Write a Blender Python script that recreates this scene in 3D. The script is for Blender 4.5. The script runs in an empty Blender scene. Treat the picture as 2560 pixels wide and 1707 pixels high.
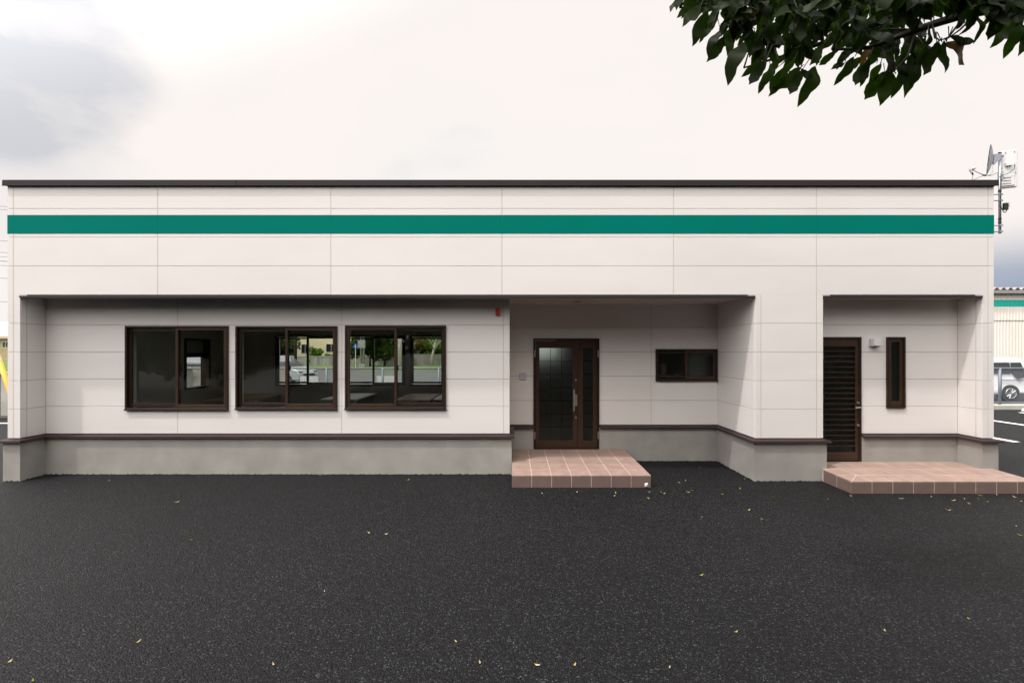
import bpy, bmesh, math, random
from mathutils import Vector, Matrix, Quaternion
random.seed(11)
S = bpy.context.scene
C = S.collection
H = 2.06                       # lens height above the asphalt
F = 1143.0                     # focal length in photo pixels
HY = 877.0                     # photo row of the horizon

# ------------------------------------------------------------------ camera
cam_d = bpy.data.cameras.new('camera')
cam = bpy.data.objects.new('camera', cam_d); C.objects.link(cam)
cam.location = (0, 0, H); cam.rotation_euler = (math.radians(90), 0, 0)
cam_d.sensor_width = 36; cam_d.lens = 36 * F / 2560
cam_d.shift_y = (HY - 853.5) / 2560
cam_d.clip_start = 0.05; cam_d.clip_end = 2000
S.camera = cam

# ------------------------------------------------------------------ sun + sky
SUN_DIR = Vector((1.55, 1.0, -3.5)).normalized()
sun_d = bpy.data.lights.new('sun', 'SUN'); sun_d.energy = 2.2; sun_d.angle = math.radians(2.0)
sun_d.color = (1.0, 0.965, 0.925)
sun = bpy.data.objects.new('sun', sun_d); C.objects.link(sun)
sun.rotation_euler = SUN_DIR.to_track_quat('-Z', 'Y').to_euler(); sun.location = (-20, -14, 40)

S.view_settings.view_transform = 'Standard'; S.view_settings.look = 'None'
S.view_settings.gamma = 1.0; S.view_settings.use_curve_mapping = False
S.view_settings.exposure = 0.13
S.cycles.max_bounces = 10; S.cycles.transparent_max_bounces = 16
S.cycles.caustics_reflective = False; S.cycles.caustics_refractive = False

W = bpy.data.worlds.new('World'); S.world = W; W.use_nodes = True
nt = W.node_tree; nt.nodes.clear()
def N(t, typ, **kw):
    n = t.nodes.new(typ)
    for k, v in kw.items(): setattr(n, k, v)
    return n
def L(t, a, b): t.links.new(a, b)
def math_n(t, op, a, b=None, clamp=False):
    n = N(t, 'ShaderNodeMath', operation=op); n.use_clamp = clamp
    for i, v in enumerate((a, b)):
        if v is None: continue
        if isinstance(v, (int, float)): n.inputs[i].default_value = v
        else: L(t, v, n.inputs[i])
    return n.outputs[0]
def ramp(t, fac, stops, interp='LINEAR'):
    n = N(t, 'ShaderNodeValToRGB'); n.color_ramp.interpolation = interp
    el = n.color_ramp.elements
    while len(el) < len(stops): el.new(0.5)
    for e, (p, c) in zip(el, stops):
        e.position = p; e.color = (c[0], c[1], c[2], 1) if not isinstance(c, (int, float)) else (c, c, c, 1)
    L(t, fac, n.inputs[0]); return n.outputs[0]
def mixc(t, fac, a, b, mode='MIX'):
    n = N(t, 'ShaderNodeMix', data_type='RGBA', blend_type=mode)
    if isinstance(fac, (int, float)): n.inputs[0].default_value = fac
    else: L(t, fac, n.inputs[0])
    for i, v in ((6, a), (7, b)):
        if isinstance(v, tuple): n.inputs[i].default_value = (*v[:3], 1)
        else: L(t, v, n.inputs[i])
    return n.outputs[2]

sky = N(nt, 'ShaderNodeTexSky', sky_type='NISHITA'); sky.sun_disc = False
sky.sun_elevation = math.radians(62.2); sky.sun_rotation = math.atan2(-1.55, -1.0)
bg1 = N(nt, 'ShaderNodeBackground'); bg1.inputs[1].default_value = 0.12; L(nt, sky.outputs[0], bg1.inputs[0])
tc = N(nt, 'ShaderNodeTexCoord')
mp = N(nt, 'ShaderNodeMapping'); mp.inputs['Scale'].default_value = (1.0, 1.0, 1.9); L(nt, tc.outputs['Generated'], mp.inputs[0])
n1 = N(nt, 'ShaderNodeTexNoise'); n1.inputs['Scale'].default_value = 2.1; n1.inputs['Detail'].default_value = 8; n1.inputs['Roughness'].default_value = 0.52
n1.inputs['Distortion'].default_value = 0.5
L(nt, mp.outputs[0], n1.inputs['Vector'])
n2 = N(nt, 'ShaderNodeTexNoise'); n2.inputs['Scale'].default_value = 5.5; n2.inputs['Detail'].default_value = 7
L(nt, mp.outputs[0], n2.inputs['Vector'])
def blob(d, lo, hi):
    d = Vector(d).normalized()
    v = N(nt, 'ShaderNodeVectorMath', operation='DOT_PRODUCT'); L(nt, tc.outputs['Generated'], v.inputs[0]); v.inputs[1].default_value = d
    r = N(nt, 'ShaderNodeMapRange', interpolation_type='SMOOTHSTEP'); L(nt, v.outputs['Value'], r.inputs[0])
    r.inputs[1].default_value = lo; r.inputs[2].default_value = hi
    return r.outputs[0]
sep = N(nt, 'ShaderNodeSeparateXYZ'); L(nt, tc.outputs['Generated'], sep.inputs[0])
base = ramp(nt, n1.outputs[0], [(0.42, (0.895, 0.834, 0.802)), (0.60, (0.865, 0.83, 0.806)), (0.74, (0.75, 0.75, 0.76))])
# grey cloud towards the upper left, low slate bank towards the right
wob = math_n(nt, 'MULTIPLY', math_n(nt, 'SUBTRACT', n2.outputs[0], 0.5), 2.6)
g1 = math_n(nt, 'ADD', blob((-1.12, 1, 0.70), 0.981, 0.997), wob, True)
g1 = math_n(nt, 'MULTIPLY', g1, blob((-1.12, 1, 0.70), 0.979, 0.991))
g2 = math_n(nt, 'MULTIPLY', math_n(nt, 'ADD', blob((-1.12, 1, 0.44), 0.985, 0.999), wob, True), blob((-1.12, 1, 0.44), 0.968, 0.99))
g1 = math_n(nt, 'ADD', g1, math_n(nt, 'MULTIPLY', g2, 0.22), True)
base = mixc(nt, math_n(nt, 'MULTIPLY', g1, 0.9), base, (0.56, 0.572, 0.61))
low = N(nt, 'ShaderNodeMapRange', interpolation_type='SMOOTHSTEP'); L(nt, sep.outputs[2], low.inputs[0])
low.inputs[1].default_value = 0.205; low.inputs[2].default_value = 0.09
g3 = math_n(nt, 'MULTIPLY', low.outputs[0], blob((1.2, 0.9, 0.1), 0.80, 0.97))
g3 = math_n(nt, 'MULTIPLY', g3, math_n(nt, 'ADD', math_n(nt, 'MULTIPLY', n2.outputs[0], 0.8), 0.55, True))
base = mixc(nt, g3, base, (0.30, 0.36, 0.47))
bg2 = N(nt, 'ShaderNodeBackground'); L(nt, base, bg2.inputs[0])
# thin cloud is brighter around the sun, falling off smoothly over the sky
vz = N(nt, 'ShaderNodeVectorMath', operation='DOT_PRODUCT'); L(nt, tc.outputs['Generated'], vz.inputs[0]); vz.inputs[1].default_value = -SUN_DIR
zen = N(nt, 'ShaderNodeMapRange', interpolation_type='SMOOTHSTEP'); L(nt, vz.outputs['Value'], zen.inputs[0])
zen.inputs[1].default_value = 0.36; zen.inputs[2].default_value = 1.0; zen.inputs[3].default_value = 1.0; zen.inputs[4].default_value = 4.4
L(nt, zen.outputs[0], bg2.inputs[1])
cov = ramp(nt, n1.outputs[0], [(0.30, 1.0), (0.62, 1.0), (0.8, 0.94)])
mxs = N(nt, 'ShaderNodeMixShader'); L(nt, cov, mxs.inputs[0]); L(nt, bg1.outputs[0], mxs.inputs[1]); L(nt, bg2.outputs[0], mxs.inputs[2])
wo = N(nt, 'ShaderNodeOutputWorld'); L(nt, mxs.outputs[0], wo.inputs[0])

# ------------------------------------------------------------------ materials
def mat(name, col, rough=0.5, metal=0.0, var=0.0, vscale=3.0, bump=0.0, bscale=60.0, bdist=0.002, spec=0.5, col2=None, stretch=None, coat=0.0):
    m = bpy.data.materials.new(name); m.use_nodes = True
    t = m.node_tree; b = t.nodes['Principled BSDF']
    b.inputs['Roughness'].default_value = rough; b.inputs['Metallic'].default_value = metal
    b.inputs['Specular IOR Level'].default_value = spec; b.inputs['Coat Weight'].default_value = coat
    co = N(t, 'ShaderNodeTexCoord'); vec = co.outputs['Object']
    if stretch:
        mpn = N(t, 'ShaderNodeMapping'); mpn.inputs['Scale'].default_value = stretch; L(t, vec, mpn.inputs[0]); vec = mpn.outputs[0]
    no = N(t, 'ShaderNodeTexNoise'); no.inputs['Scale'].default_value = vscale; no.inputs['Detail'].default_value = 6; L(t, vec, no.inputs['Vector'])
    c2 = col2 or tuple(min(1, c * (1 + var)) for c in col)
    c1 = tuple(c * (1 - var) for c in col) if not col2 else col
    cc = ramp(t, no.outputs[0], [(0.32, c1), (0.68, c2)])
    oi = N(t, 'ShaderNodeObjectInfo')
    if var > 0:
        hsv = N(t, 'ShaderNodeHueSaturation'); L(t, cc, hsv.inputs['Color'])
        L(t, math_n(t, 'ADD', math_n(t, 'MULTIPLY', oi.outputs['Random'], var * 0.8), 1 - var * 0.4), hsv.inputs['Value'])
        cc = hsv.outputs[0]
    L(t, cc, b.inputs['Base Color'])
    L(t, math_n(t, 'ADD', math_n(t, 'MULTIPLY', no.outputs[0], 0.12), max(0.0, rough - 0.06), True), b.inputs['Roughness'])
    if bump > 0:
        bn = N(t, 'ShaderNodeTexNoise'); bn.inputs['Scale'].default_value = bscale; bn.inputs['Detail'].default_value = 4; L(t, vec, bn.inputs['Vector'])
        bp = N(t, 'ShaderNodeBump'); bp.inputs['Strength'].default_value = bump; bp.inputs['Distance'].default_value = bdist
        L(t, bn.outputs[0], bp.inputs['Height']); L(t, bp.outputs[0], b.inputs['Normal'])
    return m

M = {}
M['siding'] = mat('siding', (0.755, 0.722, 0.70), 0.62, var=0.03, vscale=1.3, bump=0.22, bscale=55, bdist=0.0025, stretch=(0.45, 0.45, 1.6), spec=0.35)
M['core'] = mat('sheathing', (0.20, 0.19, 0.175), 0.9, var=0.1)
M['sealant'] = mat('sealant', (0.56, 0.50, 0.42), 0.7, var=0.06)
M['stripe'] = mat('stripe_film', (0.0, 0.172, 0.135), 0.7, var=0.03, vscale=0.6, spec=0.03)
M['flash'] = mat('brown_flashing', (0.020, 0.014, 0.016), 0.65, 0.0, var=0.1, vscale=4, spec=0.22)
M['capflash'] = mat('cap_flashing', (0.040, 0.024, 0.024), 0.55, 0.0, var=0.1, vscale=4, spec=0.3)
M['soffit'] = mat('soffit_board', (0.52, 0.47, 0.44), 0.7, var=0.04, vscale=3)
M['plinth'] = mat('trowelled_mortar', (0.325, 0.312, 0.29), 0.9, var=0.12, vscale=2.2, bump=0.5, bscale=9, bdist=0.006, spec=0.2)
M['interior'] = mat('interior_wall', (0.55, 0.54, 0.51), 0.8, var=0.04)
M['floor_in'] = mat('interior_floor', (0.20, 0.17, 0.14), 0.5, var=0.1)
M['ceil_in'] = mat('interior_ceiling', (0.55, 0.54, 0.52), 0.9, var=0.03)
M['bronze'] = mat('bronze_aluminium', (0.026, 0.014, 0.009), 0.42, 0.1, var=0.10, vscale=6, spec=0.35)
M['bronze2'] = mat('bronze_aluminium_lit', (0.046, 0.024, 0.014), 0.40, 0.1, var=0.08, vscale=6, spec=0.38)  # lighter copy of the bronze, light on forward parts put into its colour
M['gap_shade'] = mat('gap_shade', (0.012, 0.011, 0.010), 0.6)  # near black, the shade of the gap above the drip lips
M['steel'] = mat('brushed_steel', (0.55, 0.53, 0.50), 0.35, 0.9, var=0.05)
M['galv'] = mat('galvanised_steel', (0.42, 0.45, 0.50), 0.45, 0.7, var=0.08)
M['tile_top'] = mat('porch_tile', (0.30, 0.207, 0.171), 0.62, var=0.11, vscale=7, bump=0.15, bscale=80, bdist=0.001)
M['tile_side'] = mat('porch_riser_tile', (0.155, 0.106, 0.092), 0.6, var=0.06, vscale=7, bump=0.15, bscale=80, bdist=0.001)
M['grout'] = mat('grout', (0.54, 0.465, 0.415), 0.9, var=0.12, vscale=14)
M['white_plastic'] = mat('white_plastic', (0.72, 0.71, 0.70), 0.4, var=0.02)
M['grey_plastic'] = mat('pale_grey_plastic', (0.50, 0.50, 0.54), 0.4, var=0.03)
M['red_plastic'] = mat('red_plastic', (0.62, 0.055, 0.02), 0.35, var=0.06)
M['dark_plastic'] = mat('black_plastic', (0.012, 0.012, 0.012), 0.5)
M['white_paint'] = mat('white_road_paint', (0.78, 0.76, 0.73), 0.8, var=0.05, vscale=8)
M['concrete'] = mat('concrete', (0.40, 0.385, 0.35), 0.9, var=0.14, vscale=1.5, bump=0.3, bscale=30)
M['old_concrete'] = mat('weathered_concrete', (0.27, 0.26, 0.245), 0.9, var=0.3, vscale=2.0, stretch=(1.5, 1.5, 0.22))
M['cream'] = mat('cream_render', (0.70, 0.62, 0.40), 0.85, var=0.04)
M['tan'] = mat('tan_render', (0.50, 0.40, 0.25), 0.85, var=0.05)
M['teal_roof'] = mat('teal_roof', (0.03, 0.30, 0.28), 0.5, var=0.08)
M['red_roof'] = mat('red_roof', (0.28, 0.06, 0.06), 0.6, var=0.1)
M['pink_roof'] = mat('pink_roof', (0.55, 0.38, 0.31), 0.7, var=0.08)
M['ware'] = mat('cream_sheet_metal', (0.78, 0.73, 0.66), 0.5, var=0.03, vscale=1)
M['ware_green'] = mat('green_sheet_metal', (0.0, 0.45, 0.36), 0.45, var=0.03)
M['roof_metal'] = mat('roof_sheet_metal', (0.32, 0.30, 0.29), 0.5, 0.3, var=0.08)
M['car_white'] = mat('white_car_paint', (0.74, 0.75, 0.76), 0.25, var=0.01, coat=0.8)
M['car_glass'] = mat('dark_car_glass', (0.015, 0.018, 0.02), 0.06, var=0.0, spec=0.7)
M['tyre'] = mat('tyre', (0.02, 0.02, 0.02), 0.8)
M['rim'] = mat('alloy_rim', (0.60, 0.60, 0.62), 0.3, 0.8)
M['grass'] = mat('lawn', (0.055, 0.105, 0.012), 0.9, col2=(0.13, 0.19, 0.025), vscale=2.5, bump=0.8, bscale=30, bdist=0.05)
M['old_road'] = mat('worn_asphalt', (0.085, 0.085, 0.085), 0.85, var=0.12, vscale=3, bump=0.5, bscale=140)
M['soil'] = mat('soil', (0.05, 0.04, 0.03), 0.95, var=0.3, vscale=6, bump=0.9, bscale=12, bdist=0.03)
M['bark'] = mat('bark', (0.030, 0.024, 0.020), 0.95, var=0.25, vscale=9, bump=0.8, bscale=30, bdist=0.01)
M['pale_bark'] = mat('pale_bark', (0.42, 0.40, 0.34), 0.9, var=0.25, vscale=6)
M['yellow'] = mat('yellow_plastic', (0.85, 0.42, 0.02), 0.4, var=0.03)
M['blue_sign'] = mat('blue_sign', (0.02, 0.13, 0.55), 0.4)
M['table_brown'] = mat('wood_table_top', (0.34, 0.20, 0.11), 0.45, var=0.15, vscale=4, stretch=(6, 1, 1))
M['table_white'] = mat('white_table_top', (0.75, 0.74, 0.72), 0.4, var=0.02)
M['wire'] = mat('cable', (0.03, 0.03, 0.035), 0.6)
M['paper'] = mat('crumpled_paper', (0.68, 0.66, 0.70), 0.6, var=0.1, vscale=20)

def asphalt():
    m = bpy.data.materials.new('new_asphalt'); m.use_nodes = True
    t = m.node_tree; b = t.nodes['Principled BSDF']
    co = N(t, 'ShaderNodeTexCoord'); v = co.outputs['Object']
    vo = N(t, 'ShaderNodeTexVoronoi'); vo.inputs['Scale'].default_value = 90; L(t, v, vo.inputs['Vector'])
    sp = N(t, 'ShaderNodeSeparateColor'); L(t, vo.outputs['Color'], sp.inputs[0])
    stone = ramp(t, sp.outputs[0], [(0.0, (0.0034, 0.0035, 0.0044)), (0.45, (0.0058, 0.0059, 0.0074)), (0.78, (0.0122, 0.0124, 0.0144)), (0.93, (0.029, 0.0298, 0.0328)), (1.0, (0.070, 0.075, 0.080))])
    edge = ramp(t, vo.outputs['Distance'], [(0.25, 1.0), (0.72, 0.25)])
    c = mixc(t, 1.0, stone, edge, 'MULTIPLY')
    n1 = N(t, 'ShaderNodeTexNoise'); n1.inputs['Scale'].default_value = 0.55; n1.inputs['Detail'].default_value = 7; n1.inputs['Roughness'].default_value = 0.6; L(t, v, n1.inputs['Vector'])
    bl = ramp(t, n1.outputs[0], [(0.3, 0.84), (0.7, 1.18)])
    c = mixc(t, 1.0, c, bl, 'MULTIPLY')
    n2 = N(t, 'ShaderNodeTexNoise'); n2.inputs['Scale'].default_value = 30; n2.inputs['Detail'].default_value = 3; L(t, v, n2.inputs['Vector'])
    c = mixc(t, 1.0, c, ramp(t, n2.outputs[0], [(0.3, 0.7), (0.7, 1.3)]), 'MULTIPLY')
    L(t, c, b.inputs['Base Color'])
    b.inputs['Roughness'].default_value = 0.62; b.inputs['Specular IOR Level'].default_value = 0.20
    hgt = math_n(t, 'ADD', math_n(t, 'MULTIPLY', vo.outputs['Distance'], -1.0), math_n(t, 'MULTIPLY', n2.outputs[0], 0.9))
    bp = N(t, 'ShaderNodeBump'); bp.inputs['Strength'].default_value = 1.0; bp.inputs['Distance'].default_value = 0.009
    L(t, hgt, bp.inputs['Height']); L(t, bp.outputs[0], b.inputs['Normal'])
    return m
M['asphalt'] = asphalt()
M['fence_steel'] = mat('fence_steel', (0.19, 0.22, 0.26), 0.5, 0.2, var=0.08)
M['car_silver'] = mat('silver_car_paint', (0.40, 0.42, 0.44), 0.25, 0.1, var=0.01, coat=0.8)

def glass(name, tint, refl=1.0):
    m = bpy.data.materials.new(name); m.use_nodes = True
    t = m.node_tree; t.nodes.clear()
    tr = N(t, 'ShaderNodeBsdfTransparent'); tr.inputs[0].default_value = (*tint, 1)
    gl = N(t, 'ShaderNodeBsdfGlossy'); gl.inputs['Roughness'].default_value = 0.0
    lw = N(t, 'ShaderNodeLayerWeight'); lw.inputs[0].default_value = 0.5
    sch = math_n(t, 'ADD', math_n(t, 'MULTIPLY', math_n(t, 'POWER', lw.outputs['Facing'], 5.0), 0.96), 0.04)
    no = N(t, 'ShaderNodeTexNoise'); no.inputs['Scale'].default_value = 1.4
    co = N(t, 'ShaderNodeTexCoord'); L(t, co.outputs['Object'], no.inputs['Vector'])
    bp = N(t, 'ShaderNodeBump'); bp.inputs['Strength'].default_value = 0.03; bp.inputs['Distance'].default_value = 0.01
    L(t, no.outputs[0], bp.inputs['Height']); L(t, bp.outputs[0], gl.inputs['Normal'])
    mx = N(t, 'ShaderNodeMixShader'); L(t, math_n(t, 'MULTIPLY', sch, refl), mx.inputs[0])
    L(t, tr.outputs[0], mx.inputs[1]); L(t, gl.outputs[0], mx.inputs[2])
    o = N(t, 'ShaderNodeOutputMaterial'); L(t, mx.outputs[0], o.inputs[0]); return m
M['glass'] = glass('window_glass', (0.90, 0.92, 0.905))
def frosted(name, tint):
    m = bpy.data.materials.new(name); m.use_nodes = True
    t = m.node_tree; b = t.nodes['Principled BSDF']
    b.inputs['Base Color'].default_value = (*tint, 1); b.inputs['Roughness'].default_value = 0.34
    b.inputs['Transmission Weight'].default_value = 1.0; b.inputs['IOR'].default_value = 1.3
    no = N(t, 'ShaderNodeTexNoise'); no.inputs['Scale'].default_value = 160
    co = N(t, 'ShaderNodeTexCoord'); L(t, co.outputs['Object'], no.inputs['Vector'])
    bp = N(t, 'ShaderNodeBump'); bp.inputs['Strength'].default_value = 0.08; bp.inputs['Distance'].default_value = 0.001
    L(t, no.outputs[0], bp.inputs['Height']); L(t, bp.outputs[0], b.inputs['Normal'])
    return m
M['frost'] = frosted('frosted_glass', (0.70, 0.82, 0.76))

def leaf_mat(name, c1, c2, trans, rough=0.4):
    m = bpy.data.materials.new(name); m.use_nodes = True
    t = m.node_tree; b = t.nodes['Principled BSDF']; o = t.nodes['Material Output']
    oi = N(t, 'ShaderNodeObjectInfo'); ge = N(t, 'ShaderNodeNewGeometry')
    rn = math_n(t, 'FRACT', math_n(t, 'ADD', oi.outputs['Random'], ge.outputs['Random Per Island']))
    cc = ramp(t, rn, [(0.0, c1), (1.0, c2)])
    L(t, cc, b.inputs['Base Color']); b.inputs['Roughness'].default_value = rough; b.inputs['Specular IOR Level'].default_value = 0.18
    tl = N(t, 'ShaderNodeBsdfTranslucent'); tcol = mixc(t, 1.0, cc, trans, 'MULTIPLY'); L(t, tcol, tl.inputs[0])
    mx = N(t, 'ShaderNodeMixShader'); mx.inputs[0].default_value = 0.35
    L(t, b.outputs[0], mx.inputs[1]); L(t, tl.outputs[0], mx.inputs[2]); L(t, mx.outputs[0], o.inputs[0]); return m
M['leaf'] = leaf_mat('magnolia_leaf', (0.007, 0.012, 0.003), (0.019, 0.033, 0.006), (2.1, 3.1, 0.5), 0.55)
M['leaf_brown'] = leaf_mat('browned_leaf', (0.06, 0.04, 0.012), (0.10, 0.055, 0.014), (1.6, 1.3, 0.5))
M['foliage'] = leaf_mat('foliage', (0.022, 0.048, 0.010), (0.055, 0.095, 0.020), (1.1, 1.4, 0.5), 0.6)
M['foliage_bright'] = leaf_mat('bright_foliage', (0.06, 0.13, 0.015), (0.11, 0.20, 0.03), (1.2, 1.5, 0.5), 0.6)
M['foliage_olive'] = leaf_mat('olive_foliage', (0.08, 0.075, 0.02), (0.13, 0.12, 0.035), (1.2, 1.3, 0.5), 0.6)
M['dry_leaf'] = leaf_mat('dry_leaf', (0.55, 0.42, 0.18), (0.72, 0.64, 0.40), (1, 0.9, 0.6), 0.7)
M['green_leaf'] = leaf_mat('fallen_green_leaf', (0.16, 0.22, 0.04), (0.36, 0.40, 0.08), (1, 1.1, 0.4), 0.6)

# ------------------------------------------------------------------ helpers
def box(bm, x0, x1, y0, y1, z0, z1):
    v = [bm.verts.new((x, y, z)) for x in (x0, x1) for y in (y0, y1) for z in (z0, z1)]
    for f in ((0, 1, 3, 2), (4, 6, 7, 5), (0, 4, 5, 1), (2, 3, 7, 6), (0, 2, 6, 4), (1, 5, 7, 3)):
        bm.faces.new([v[i] for i in f])
def bbox(*a):
    bm = bmesh.new(); box(bm, *a); return bm
def tube(bm, pts, radii, n=8, cap=True):
    pts = [Vector(p) for p in pts]
    if isinstance(radii, (int, float)): radii = [radii] * len(pts)
    rings = []; up = Vector((0, 0, 1))
    for i, p in enumerate(pts):
        d = (pts[min(i + 1, len(pts) - 1)] - pts[max(i - 1, 0)]).normalized()
        a = d.cross(up)
        if a.length < 0.05: a = d.cross(Vector((1, 0, 0)))
        a.normalize(); b = d.cross(a)
        rings.append([bm.verts.new(p + radii[i] * (math.cos(2 * math.pi * k / n) * a + math.sin(2 * math.pi * k / n) * b)) for k in range(n)])
    for r0, r1 in zip(rings, rings[1:]):
        for k in range(n): bm.faces.new((r0[k], r0[(k + 1) % n], r1[(k + 1) % n], r1[k]))
    if cap:
        bm.faces.new(rings[0][::-1]); bm.faces.new(rings[-1])
def prism(bm, poly, axis, a0, a1):
    """extrude a 2D polygon along an axis; poly coords are the two other axes in order"""
    def mk(p, a):
        return {'x': (a, p[0], p[1]), 'y': (p[0], a, p[1]), 'z': (p[0], p[1], a)}[axis]
    A = [bm.verts.new(mk(p, a0)) for p in poly]; B = [bm.verts.new(mk(p, a1)) for p in poly]
    n = len(poly)
    bm.faces.new(A[::-1]); bm.faces.new(B)
    for i in range(n): bm.faces.new((A[i], A[(i + 1) % n], B[(i + 1) % n], B[i]))
WL = {}
def wloc(o): return WL.get(o.name, Vector((0, 0, 0)))
def link(o, parent, loc):
    C.objects.link(o); loc = Vector(loc)
    if parent is not None:
        o.parent = parent; o.location = loc - wloc(parent)
    else: o.location = loc
    WL[o.name] = loc
def empty(name, loc, label=None, cat=None, group=None, rz=0):
    o = bpy.data.objects.new(name, None); o.empty_display_size = 0.2
    link(o, None, loc); o.rotation_euler.z = rz
    tag(o, label, cat, group); return o
def tag(o, label=None, cat=None, group=None, kind=None):
    if label: o['label'] = label
    if cat: o['category'] = cat
    if group: o['group'] = group
    if kind: o['kind'] = kind
    return o
def mk(name, bm, m, parent=None, smooth=False, loc=None, bevel=0.0, local=False, kind=None, label=None):
    """bm in world coordinates (or local to the parent when local=True) -> one mesh object"""
    bmesh.ops.recalc_face_normals(bm, faces=bm.faces)
    if bevel > 0:
        bmesh.ops.bevel(bm, geom=[e for e in bm.edges if e.is_manifold and e.calc_face_angle(0) > 0.6], offset=bevel, segments=1, affect='EDGES')
    me = bpy.data.meshes.new(name)
    if loc is None: loc = wloc(parent) if parent is not None else (0, 0, 0)
    if not local and Vector(loc).length > 0:
        bmesh.ops.translate(bm, vec=-Vector(loc), verts=bm.verts)
    bm.to_mesh(me); bm.free()
    ms = m if isinstance(m, (list, tuple)) else [m]
    for q in ms: me.materials.append(q)
    if smooth:
        for p in me.polygons: p.use_smooth = True
    o = bpy.data.objects.new(name, me); link(o, parent, loc)
    if kind: o['kind'] = kind
    if label: o['label'] = label
    return o
def copy_mesh(o, parent, loc, rot=None, name=None, mesh=None):
    c = o.copy(); link(c, parent, loc)
    if mesh: c.data = mesh
    if rot is not None: c.rotation_euler = rot
    return c
def copy_tree(root, loc, rz=0, label=None, group=None, scale=None):
    r = root.copy(); C.objects.link(r); r.location = loc; r.rotation_euler.z = rz
    WL[r.name] = Vector(loc)
    if scale: r.scale = (scale,) * 3 if isinstance(scale, (int, float)) else scale
    if label: r['label'] = label
    if group: r['group'] = group
    for ch in list(root.children):
        c = ch.copy(); C.objects.link(c); c.parent = r
        for g in list(ch.children):
            d = g.copy(); C.objects.link(d); d.parent = c
    return r

def cellmesh(u0, u1, z0, z1, holes, t0, t1, plane, bevel=0.0):
    """wall slab with rectangular holes.  plane = function (u, depth, z) -> xyz"""
    us = sorted({u0, u1, *[min(max(h[k], u0), u1) for h in holes for k in (0, 1)]})
    zs = sorted({z0, z1, *[min(max(h[k], z0), z1) for h in holes for k in (2, 3)]})
    nu, nz = len(us) - 1, len(zs) - 1
    def solid(i, j):
        if i < 0 or j < 0 or i >= nu or j >= nz: return False
        cu, cz = (us[i] + us[i + 1]) / 2, (zs[j] + zs[j + 1]) / 2
        return not any(h[0] < cu < h[1] and h[2] < cz < h[3] for h in holes)
    bm = bmesh.new(); V = {}
    def vv(i, j, d):
        k = (i, j, d)
        if k not in V: V[k] = bm.verts.new(plane(us[i], t1 if d else t0, zs[j]))
        return V[k]
    any_ = False
    for i in range(nu):
        for j in range(nz):
            if not solid(i, j): continue
            any_ = True
            for d in (0, 1): bm.faces.new((vv(i, j, d), vv(i + 1, j, d), vv(i + 1, j + 1, d), vv(i, j + 1, d)))
            if not solid(i - 1, j): bm.faces.new((vv(i, j, 0), vv(i, j + 1, 0), vv(i, j + 1, 1), vv(i, j, 1)))
            if not solid(i + 1, j): bm.faces.new((vv(i + 1, j, 0), vv(i + 1, j + 1, 0), vv(i + 1, j + 1, 1), vv(i + 1, j, 1)))
            if not solid(i, j - 1): bm.faces.new((vv(i, j, 0), vv(i + 1, j, 0), vv(i + 1, j, 1), vv(i, j, 1)))
            if not solid(i, j + 1): bm.faces.new((vv(i, j + 1, 0), vv(i + 1, j + 1, 0), vv(i + 1, j + 1, 1), vv(i, j + 1, 1)))
    if not any_: bm.free(); return None
    bmesh.ops.recalc_face_normals(bm, faces=bm.faces)
    bmesh.ops.dissolve_limit(bm, angle_limit=0.02, verts=bm.verts, edges=bm.edges)
    if bevel > 0:
        bmesh.ops.bevel(bm, geom=[e for e in bm.edges if e.is_manifold and e.calc_face_angle(0) > 0.6], offset=bevel, segments=1, affect='EDGES')
    return bm
def planeY(Y): return lambda u, d, z: (u, Y + d, z)           # front faces -Y
def planeX(X, s): return lambda u, d, z: (X - s * d, u, z)     # front faces s*X
R = lambda z: H + z

# ================================================================== SETTING
def sheet(name, x0, x1, y0, y1, z, m):
    bm = bmesh.new(); v = [bm.verts.new(p) for p in ((x0, y0, z), (x1, y0, z), (x1, y1, z), (x0, y1, z))]
    bm.faces.new(v); o = mk(name, bm, m); o['kind'] = 'structure'; return o
sheet('ground', -700, 700, -500, 900, 0.0, M['asphalt'])
sheet('road', -70, 12, 17.2, 53.4, 0.004, M['old_road'])
sheet('lawn', -70, 12, 53.62, 64.0, 0.02, M['grass'])
sheet('lawn', -16, -6, 47.2, 50.2, 0.008, M['grass'])
o = mk('kerb', bbox(-70, 12, 53.4, 53.62, -0.05, 0.11), M['concrete']); o['kind'] = 'structure'
o = mk('kerb', bbox(-12.5, 40, 16.05, 16.55, -0.05, 0.15), M['concrete'], bevel=0.012); o['kind'] = 'structure'
for x, y0, y1 in ((11.40, 10.33, 15.3), (14.22, 10.33, 15.3), (17.0, 10.33, 15.3)):
    sheet('parking_line', x - 0.09, x + 0.09, y0, y1, 0.004, M['white_paint'])
sheet('parking_line', -26, -12.5, 12.95, 13.1, 0.004, M['white_paint'])
o = mk('soil_strip', bbox(-26, -14.5, 13.75, 14.2, -0.05, 0.05), M['soil']); o['kind'] = 'structure'
o = mk('grass_bank', (lambda bm: [prism(bm, [(-40, 14.45), (-14.9, 14.45), (-62, 70), (-115, 70)], 'z', -.05, 1.30)] and bm)(bmesh.new()), M['grass']); o['kind'] = 'structure'

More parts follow.
